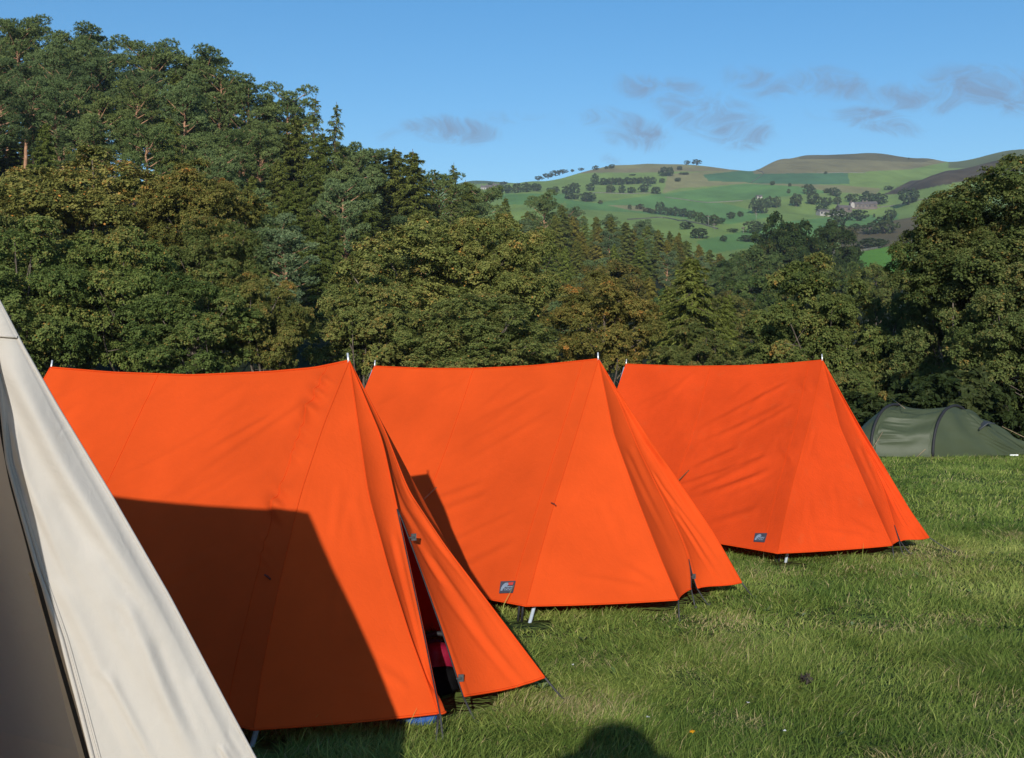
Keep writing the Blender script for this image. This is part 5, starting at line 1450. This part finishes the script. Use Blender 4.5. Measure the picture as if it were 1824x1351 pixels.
# ------------------------------------------------------------------ small things in the field
c = G(1233, 1314, .03)
root = thing('dandelion', 'yellow dandelion flower low in the grass beside the shadow', 'flower', (c[0], c[1], 0))
yel = simple_mat('yellow_petal', (.80, .42, .015, 1), .6); stemm = simple_mat('flower_stem', (.10, .16, .04, 1), .6)
m = MB(); vv, qq, tt_ = tube(np.array([[c[0], c[1] + .01, 0], [c[0], c[1], .05]]), .0022, 6); m.add(vv, qq, tt_); m.build('stem', stemm, root)
m = MB(); r_ = np.random.default_rng(3)
n = 70; aa = r_.uniform(0, 6.28, n); el = r_.uniform(.05, 1.2, n); L = r_.uniform(.010, .017, n)
dv = np.stack([np.cos(aa) * np.cos(el), np.sin(aa) * np.cos(el), np.sin(el)], -1); cc_ = np.array([c[0], c[1], .05]) + dv * L[:, None] * .5
v, q = leaf_quads(cc_, unit(np.array([0, 0, 1.0]) + r_.normal(0, .3, (n, 3))), dv, L, np.full(n, .004)); m.add(v, q); m.build('petals', yel, root)
for k, (px, py) in enumerate(((1155, 1278), (1332, 1252), (1020, 1184), (1397, 1302))):
    c = G(px, py, .035); m = MB(); n = 14; aa = r_.uniform(0, 6.28, n); dv = np.stack([np.cos(aa), np.sin(aa), r_.uniform(.1, .6, n)], -1)
    v, q = leaf_quads(c + dv * .004, unit(r_.normal(0, .3, (n, 3)) + [0, 0, 1]), dv, np.full(n, .010), np.full(n, .004)); m.add(v, q)
    o = m.build('daisy', MAT['white']); tag(o, 'tiny white daisy in the short grass near the shadow', 'flower', 'tiny white daisies')
c = G(1437, 1213, .03); m = MB(); n = 14; aa = r_.uniform(0, 6.28, n); dv = np.stack([np.cos(aa), np.sin(aa), r_.uniform(0, .8, n)], -1)
v, q = leaf_quads(c + dv * .02 + r_.normal(0, .012, (n, 3)) * [1, 1, .3], unit(r_.normal(0, .5, (n, 3)) + [0, -.4, 1]), dv, r_.uniform(.03, .06, n), r_.uniform(.015, .03, n)); m.add(v, q)
tag(m.build('dead_leaves', simple_mat('dead_leaf', (.035, .025, .02, 1), .8), None, False), 'small dark clump of dead leaves in the open grass', 'leaves')

# ------------------------------------------------------------------ the photographer, whose shadow falls on the grass
def skin_mesh(name, joints, mat, parent, sub=2, rootj=0):
    """joints: list of (x, y, z, rx, ry, parent index)"""
    me = bpy.data.meshes.new(name)
    me.from_pydata([j[:3] for j in joints], [(i, j[5]) for i, j in enumerate(joints) if j[5] is not None], [])
    o = link(name, me, parent)
    md = o.modifiers.new('skin', 'SKIN'); md.use_smooth_shade = True
    for i, j in enumerate(joints):
        me.skin_vertices[0].data[i].radius = (j[3], j[4]); me.skin_vertices[0].data[i].use_root = (i == rootj)
    s = o.modifiers.new('sub', 'SUBSURF'); s.levels = sub; s.render_levels = sub
    dg = bpy.context.evaluated_depsgraph_get(); dg.update()
    me2 = bpy.data.meshes.new_from_object(o.evaluated_get(dg))
    o.modifiers.clear(); o.data = me2; bpy.data.meshes.remove(me)
    me2.name = name; me2.materials.clear(); me2.materials.append(mat)
    me2.polygons.foreach_set('use_smooth', np.ones(len(me2.polygons), bool))
    return o
bx, by = 0.0, -0.24
pr = thing('person', 'person standing in the grass holding up a phone, seen as a dark head shaped shadow', 'person', (bx, by - .02, 0))
skinm = simple_mat('skin', (.55, .32, .23, 1), .55, .08, 30); jack = simple_mat('dark_jacket', (.03, .04, .07, 1), .7, .2, 30, .002); trou = simple_mat('dark_trousers', (.03, .03, .035, 1), .8); hairm = simple_mat('brown_hair', (.06, .035, .02, 1), .6, .3, 120, .003); shoe = simple_mat('brown_boot', (.08, .05, .03, 1), .6)
J = [(bx, by - .02, .84, .135, .10, None), (bx, by - .02, 1.0, .125, .095, 0), (bx, by - .01, 1.16, .15, .105, 1), (bx, by - .02, 1.28, .13, .09, 2), (bx, by, 1.345, .055, .055, 3), (bx, by + .02, 1.41, .055, .06, 4),
     (bx, by + .035, 1.47, .074, .088, 5), (bx, by + .03, 1.53, .072, .086, 6), (bx, by + .02, 1.575, .045, .055, 7)]
for s in (-1, 1):
    b0 = len(J)
    J += [(bx + s * .09, by - .02, .74, .085, .085, 0), (bx + s * .10, by, .44, .055, .06, b0), (bx + s * .105, by - .02, .12, .042, .045, b0 + 1), (bx + s * .11, by + .08, .045, .04, .03, b0 + 2)]
    b1 = len(J)
    J += [(bx + s * .17, by - .02, 1.27, .058, .058, 3), (bx + s * .31, by + .06, 1.30, .045, .045, b1), (bx + s * .20, by + .15, 1.425, .034, .034, b1 + 1), (bx + s * .145, by + .185, 1.45, .026, .028, b1 + 2), (bx + s * .095, by + .195, 1.455, .034, .022, b1 + 3)]
skin_mesh('body', J, skinm, pr)
for s in (-1, 1):
    hx, hy, hz = bx + s * .092, by + .20, 1.465
    for f_ in range(4):
        z0 = hz - .022 + f_ * .018; L = (.062, .074, .078, .066)[f_]
        skin_mesh('finger', [(hx, hy - .012, z0, .010, .010, None), (hx - s * .004, hy + .016, z0 + .006, .009, .009, 0), (hx - s * L * .45, hy + .024, z0 + .010, .0085, .0085, 1), (hx - s * L * .8, hy + .020, z0 + .012, .007, .007, 2)], skinm, pr, 1)
    skin_mesh('thumb', [(hx, hy - .01, hz - .02, .012, .012, None), (hx - s * .015, hy - .022, hz + .0, .010, .010, 0), (hx - s * .04, hy - .012, hz + .02, .008, .008, 1)], skinm, pr, 1)
JJ = [(bx, by - .02, .80, .155, .12, None), (bx, by - .02, 1.0, .145, .115, 0), (bx, by - .01, 1.16, .17, .125, 1), (bx, by - .02, 1.285, .135, .10, 2), (bx, by - .005, 1.345, .075, .075, 3)]
for s in (-1, 1):
    b1 = len(JJ); JJ += [(bx + s * .175, by - .02, 1.275, .072, .072, 3), (bx + s * .31, by + .06, 1.30, .060, .060, b1), (bx + s * .20, by + .15, 1.425, .046, .046, b1 + 1), (bx + s * .155, by + .18, 1.448, .042, .042, b1 + 2)]
skin_mesh('jacket', JJ, jack, pr)
TT = [(bx, by - .02, .86, .145, .11, None), (bx, by - .02, .78, .14, .11, 0)]
for s in (-1, 1):
    b1 = len(TT); TT += [(bx + s * .09, by - .02, .72, .095, .095, 1), (bx + s * .10, by, .44, .07, .075, b1), (bx + s * .105, by - .02, .12, .062, .065, b1 + 1)]
skin_mesh('trousers', TT, trou, pr)
for s in (-1, 1):
    skin_mesh('boot', [(bx + s * .105, by - .03, .13, .055, .055, None), (bx + s * .105, by - .03, .055, .05, .055, 0), (bx + s * .112, by + .08, .045, .048, .042, 1), (bx + s * .115, by + .14, .035, .040, .03, 2)], shoe, pr)
def blob(c, s, seed=0, n=28, cut=None):
    th = np.linspace(0, 2 * np.pi, n)[:, None] * np.ones((1, n)); ph = np.ones((n, 1)) * np.linspace(-np.pi / 2, np.pi / 2, n)[None]
    P = np.stack([np.cos(ph) * np.cos(th), np.cos(ph) * np.sin(th), np.sin(ph)], -1)
    if cut: P = P * np.where(P[..., 1:2] > .1, cut, 1.0)
    return P * s + c
m = MB(); hc = np.array([bx, by + .015, 1.505])
P = blob(hc, np.array([.150, .140, .128])); back = (P[..., 1] - hc[1]) / .115; low = (P[..., 2] - hc[2]) / .108
P[..., 1] -= np.where((back > .35) & (low < .55), (back - .35) * .10, 0); P[..., 2] -= np.where((low < -.1) & (back < .2), .07, 0); P[..., 0] = bx + (P[..., 0] - bx) * np.where(low < 0, 1.18, 1.0)
m.add(P, grid_faces(28, 28)); m.build('hair', hairm, pr)
m = MB()
for s in (-1, 1):
    m.add(blob(np.array([bx + s * .078, by + .03, 1.485]), np.array([.010, .020, .030]), n=14), grid_faces(14, 14))
m.add(blob(np.array([bx, by + .126, 1.472]), np.array([.014, .020, .026]), n=14), grid_faces(14, 14)); m.build('ears_and_nose', skinm, pr)
m = MB()
for s in (-1, 1): m.add(blob(np.array([bx + s * .030, by + .112, 1.498]), np.array([.013, .010, .009]), n=14), grid_faces(14, 14))
m.build('eyes', MAT['white'], pr)
m = MB(); m.add(blob(np.array([bx, by + .116, 1.432]), np.array([.024, .008, .007]), n=14), grid_faces(14, 14)); m.build('mouth', MAT['crimson'], pr)
ph = thing('phone', 'dark phone held up in both hands of the photographer', 'phone', (0, -.045, 1.44))
m = MB(); vv, qq = box((0, -.045, 1.485), (.158, .009, .076)); m.add(vv, qq); m.build('case', MAT['dark'], ph, smooth=False)
m = MB(); vv, qq = box((0, -.0508, 1.485), (.148, .0018, .068)); m.add(vv, qq); m.build('screen', simple_mat('phone_screen', (.02, .02, .025, 1), .1), ph, smooth=False)
m = MB(); vv, qq = box((-.05, -.038, 1.485), (.022, .004, .066)); m.add(vv, qq); m.build('camera_bar', MAT['black'], ph, smooth=False)

# ------------------------------------------------------------------ grass, kept off the tents' groundsheets
feet = [[(t_['foot'][0] + a, t_['foot'][1] + b_) for a, b_ in ((-.13, -.16), (.13, -.16), (.13, .1), (-.13, .1))] for t_ in (tent1, tent2, tent3)]
make_grass(feet + [t_['fp'] for t_ in (tent1, tent2, tent3)] + [canvas_fp, green_fp])

# ------------------------------------------------------------------ haze
HAZE = 0.00018
m = MB(); vv, qq = box((0, 0, 160), (5800, 5800, 334)); m.add(vv, qq)
hm, nt, out = new_mat('haze_air')
pv = N(nt, 'ShaderNodeVolumePrincipled', ins={'Color': (.80, .88, 1.0, 1), 'Density': HAZE, 'Anisotropy': .2})
nt.links.new(pv.outputs[0], out.inputs['Volume'])
hz_ = m.build('haze', hm, None, False); tag(hz_, kind='stuff')
